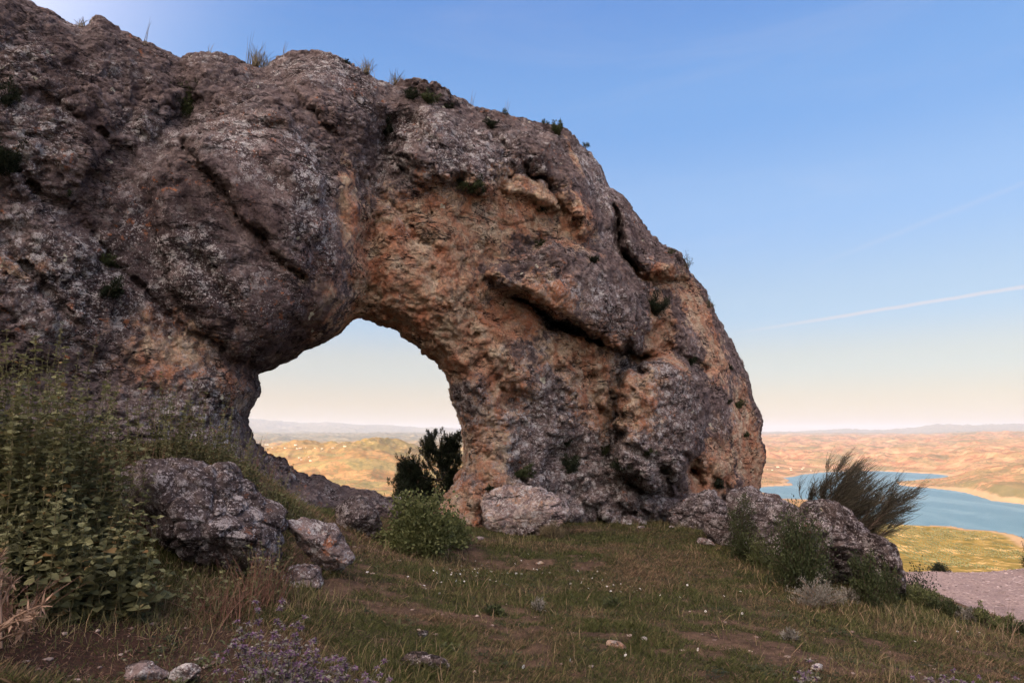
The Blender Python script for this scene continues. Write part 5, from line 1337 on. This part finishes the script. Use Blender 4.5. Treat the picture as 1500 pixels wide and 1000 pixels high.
dsun = nt.nodes.new('ShaderNodeVectorMath'); dsun.operation = 'DOT_PRODUCT'; nt.links.new(tc.outputs['Generated'], dsun.inputs[0]); dsun.inputs[1].default_value = tuple(SUN_VEC)
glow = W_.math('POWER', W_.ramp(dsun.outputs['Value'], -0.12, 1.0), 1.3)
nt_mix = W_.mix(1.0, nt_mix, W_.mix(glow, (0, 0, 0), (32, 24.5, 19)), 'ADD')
# thin high cloud veils and two old contrails
mp = W_.mapping(tc.outputs['Generated'], (1.2, 1.2, 9.0), (0, R(7), 0))
veil = W_.ramp(W_.noise(mp, 1.6, 5, 0.55, 0.6), 0.48, 0.80, 0, 0.07)
skyc = W_.mix(W_.math('MULTIPLY', veil, W_.ramp(el, 0.0, 0.25)), nt_mix, (4.3, 4.0, 4.0))
def contrail(skyc, pa, pb, width, strength):
    a = unit(ray(*pa)); b = unit(ray(*pb)); n_ = unit(np.cross(a, b))
    dt = nt.nodes.new('ShaderNodeVectorMath'); dt.operation = 'DOT_PRODUCT'; nt.links.new(tc.outputs['Generated'], dt.inputs[0]); dt.inputs[1].default_value = tuple(n_)
    al = nt.nodes.new('ShaderNodeVectorMath'); al.operation = 'DOT_PRODUCT'; nt.links.new(tc.outputs['Generated'], al.inputs[0]); tdir = unit(b - a * (a @ b)); al.inputs[1].default_value = tuple(tdir)
    wob = W_.math('MULTIPLY', W_.math('SUBTRACT', W_.noise(tc.outputs['Generated'], 30, 3, 0.6), 0.5), width * 0.8)
    m = W_.ramp(W_.math('ABSOLUTE', W_.math('ADD', dt.outputs['Value'], wob)), width, 0.0)
    L_ = float(b @ tdir)
    m = W_.math('MULTIPLY', m, W_.ramp(al.outputs['Value'], -0.03, L_ * 0.5))
    return W_.mix(W_.math('MULTIPLY', m, strength), skyc, (4.6, 3.9, 3.8))
skyc = contrail(skyc, (1075, 488), (1500, 420), 0.0036, 0.50)
skyc = contrail(skyc, (1180, 395), (1500, 268), 0.006, 0.08)
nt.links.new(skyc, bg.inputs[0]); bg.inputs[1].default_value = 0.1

sun = bpy.data.lights.new('sun', 'SUN'); sun.energy = 3.3; sun.angle = R(0.5); sun.color = (1.0, 0.70, 0.42)
so = bpy.data.objects.new('sun', sun); col.objects.link(so)
so.rotation_euler = Vector(SUN_VEC).to_track_quat('Z', 'Y').to_euler()

cam = bpy.data.cameras.new('camera'); cam.lens = 24; cam.sensor_width = 36; cam.clip_start = 0.1; cam.clip_end = 200000
co = bpy.data.objects.new('camera', cam); col.objects.link(co); co.location = CAM; co.rotation_euler = (math.pi / 2 + PITCH, 0, 0)
sc.camera = co
sc.view_settings.view_transform = 'Standard'; sc.view_settings.look = 'None'; sc.view_settings.gamma = 1; sc.view_settings.exposure = 1.0
sc.cycles.volume_bounces = 1; sc.cycles.max_bounces = 6; sc.cycles.diffuse_bounces = 3
print('done', time.time() - T0)
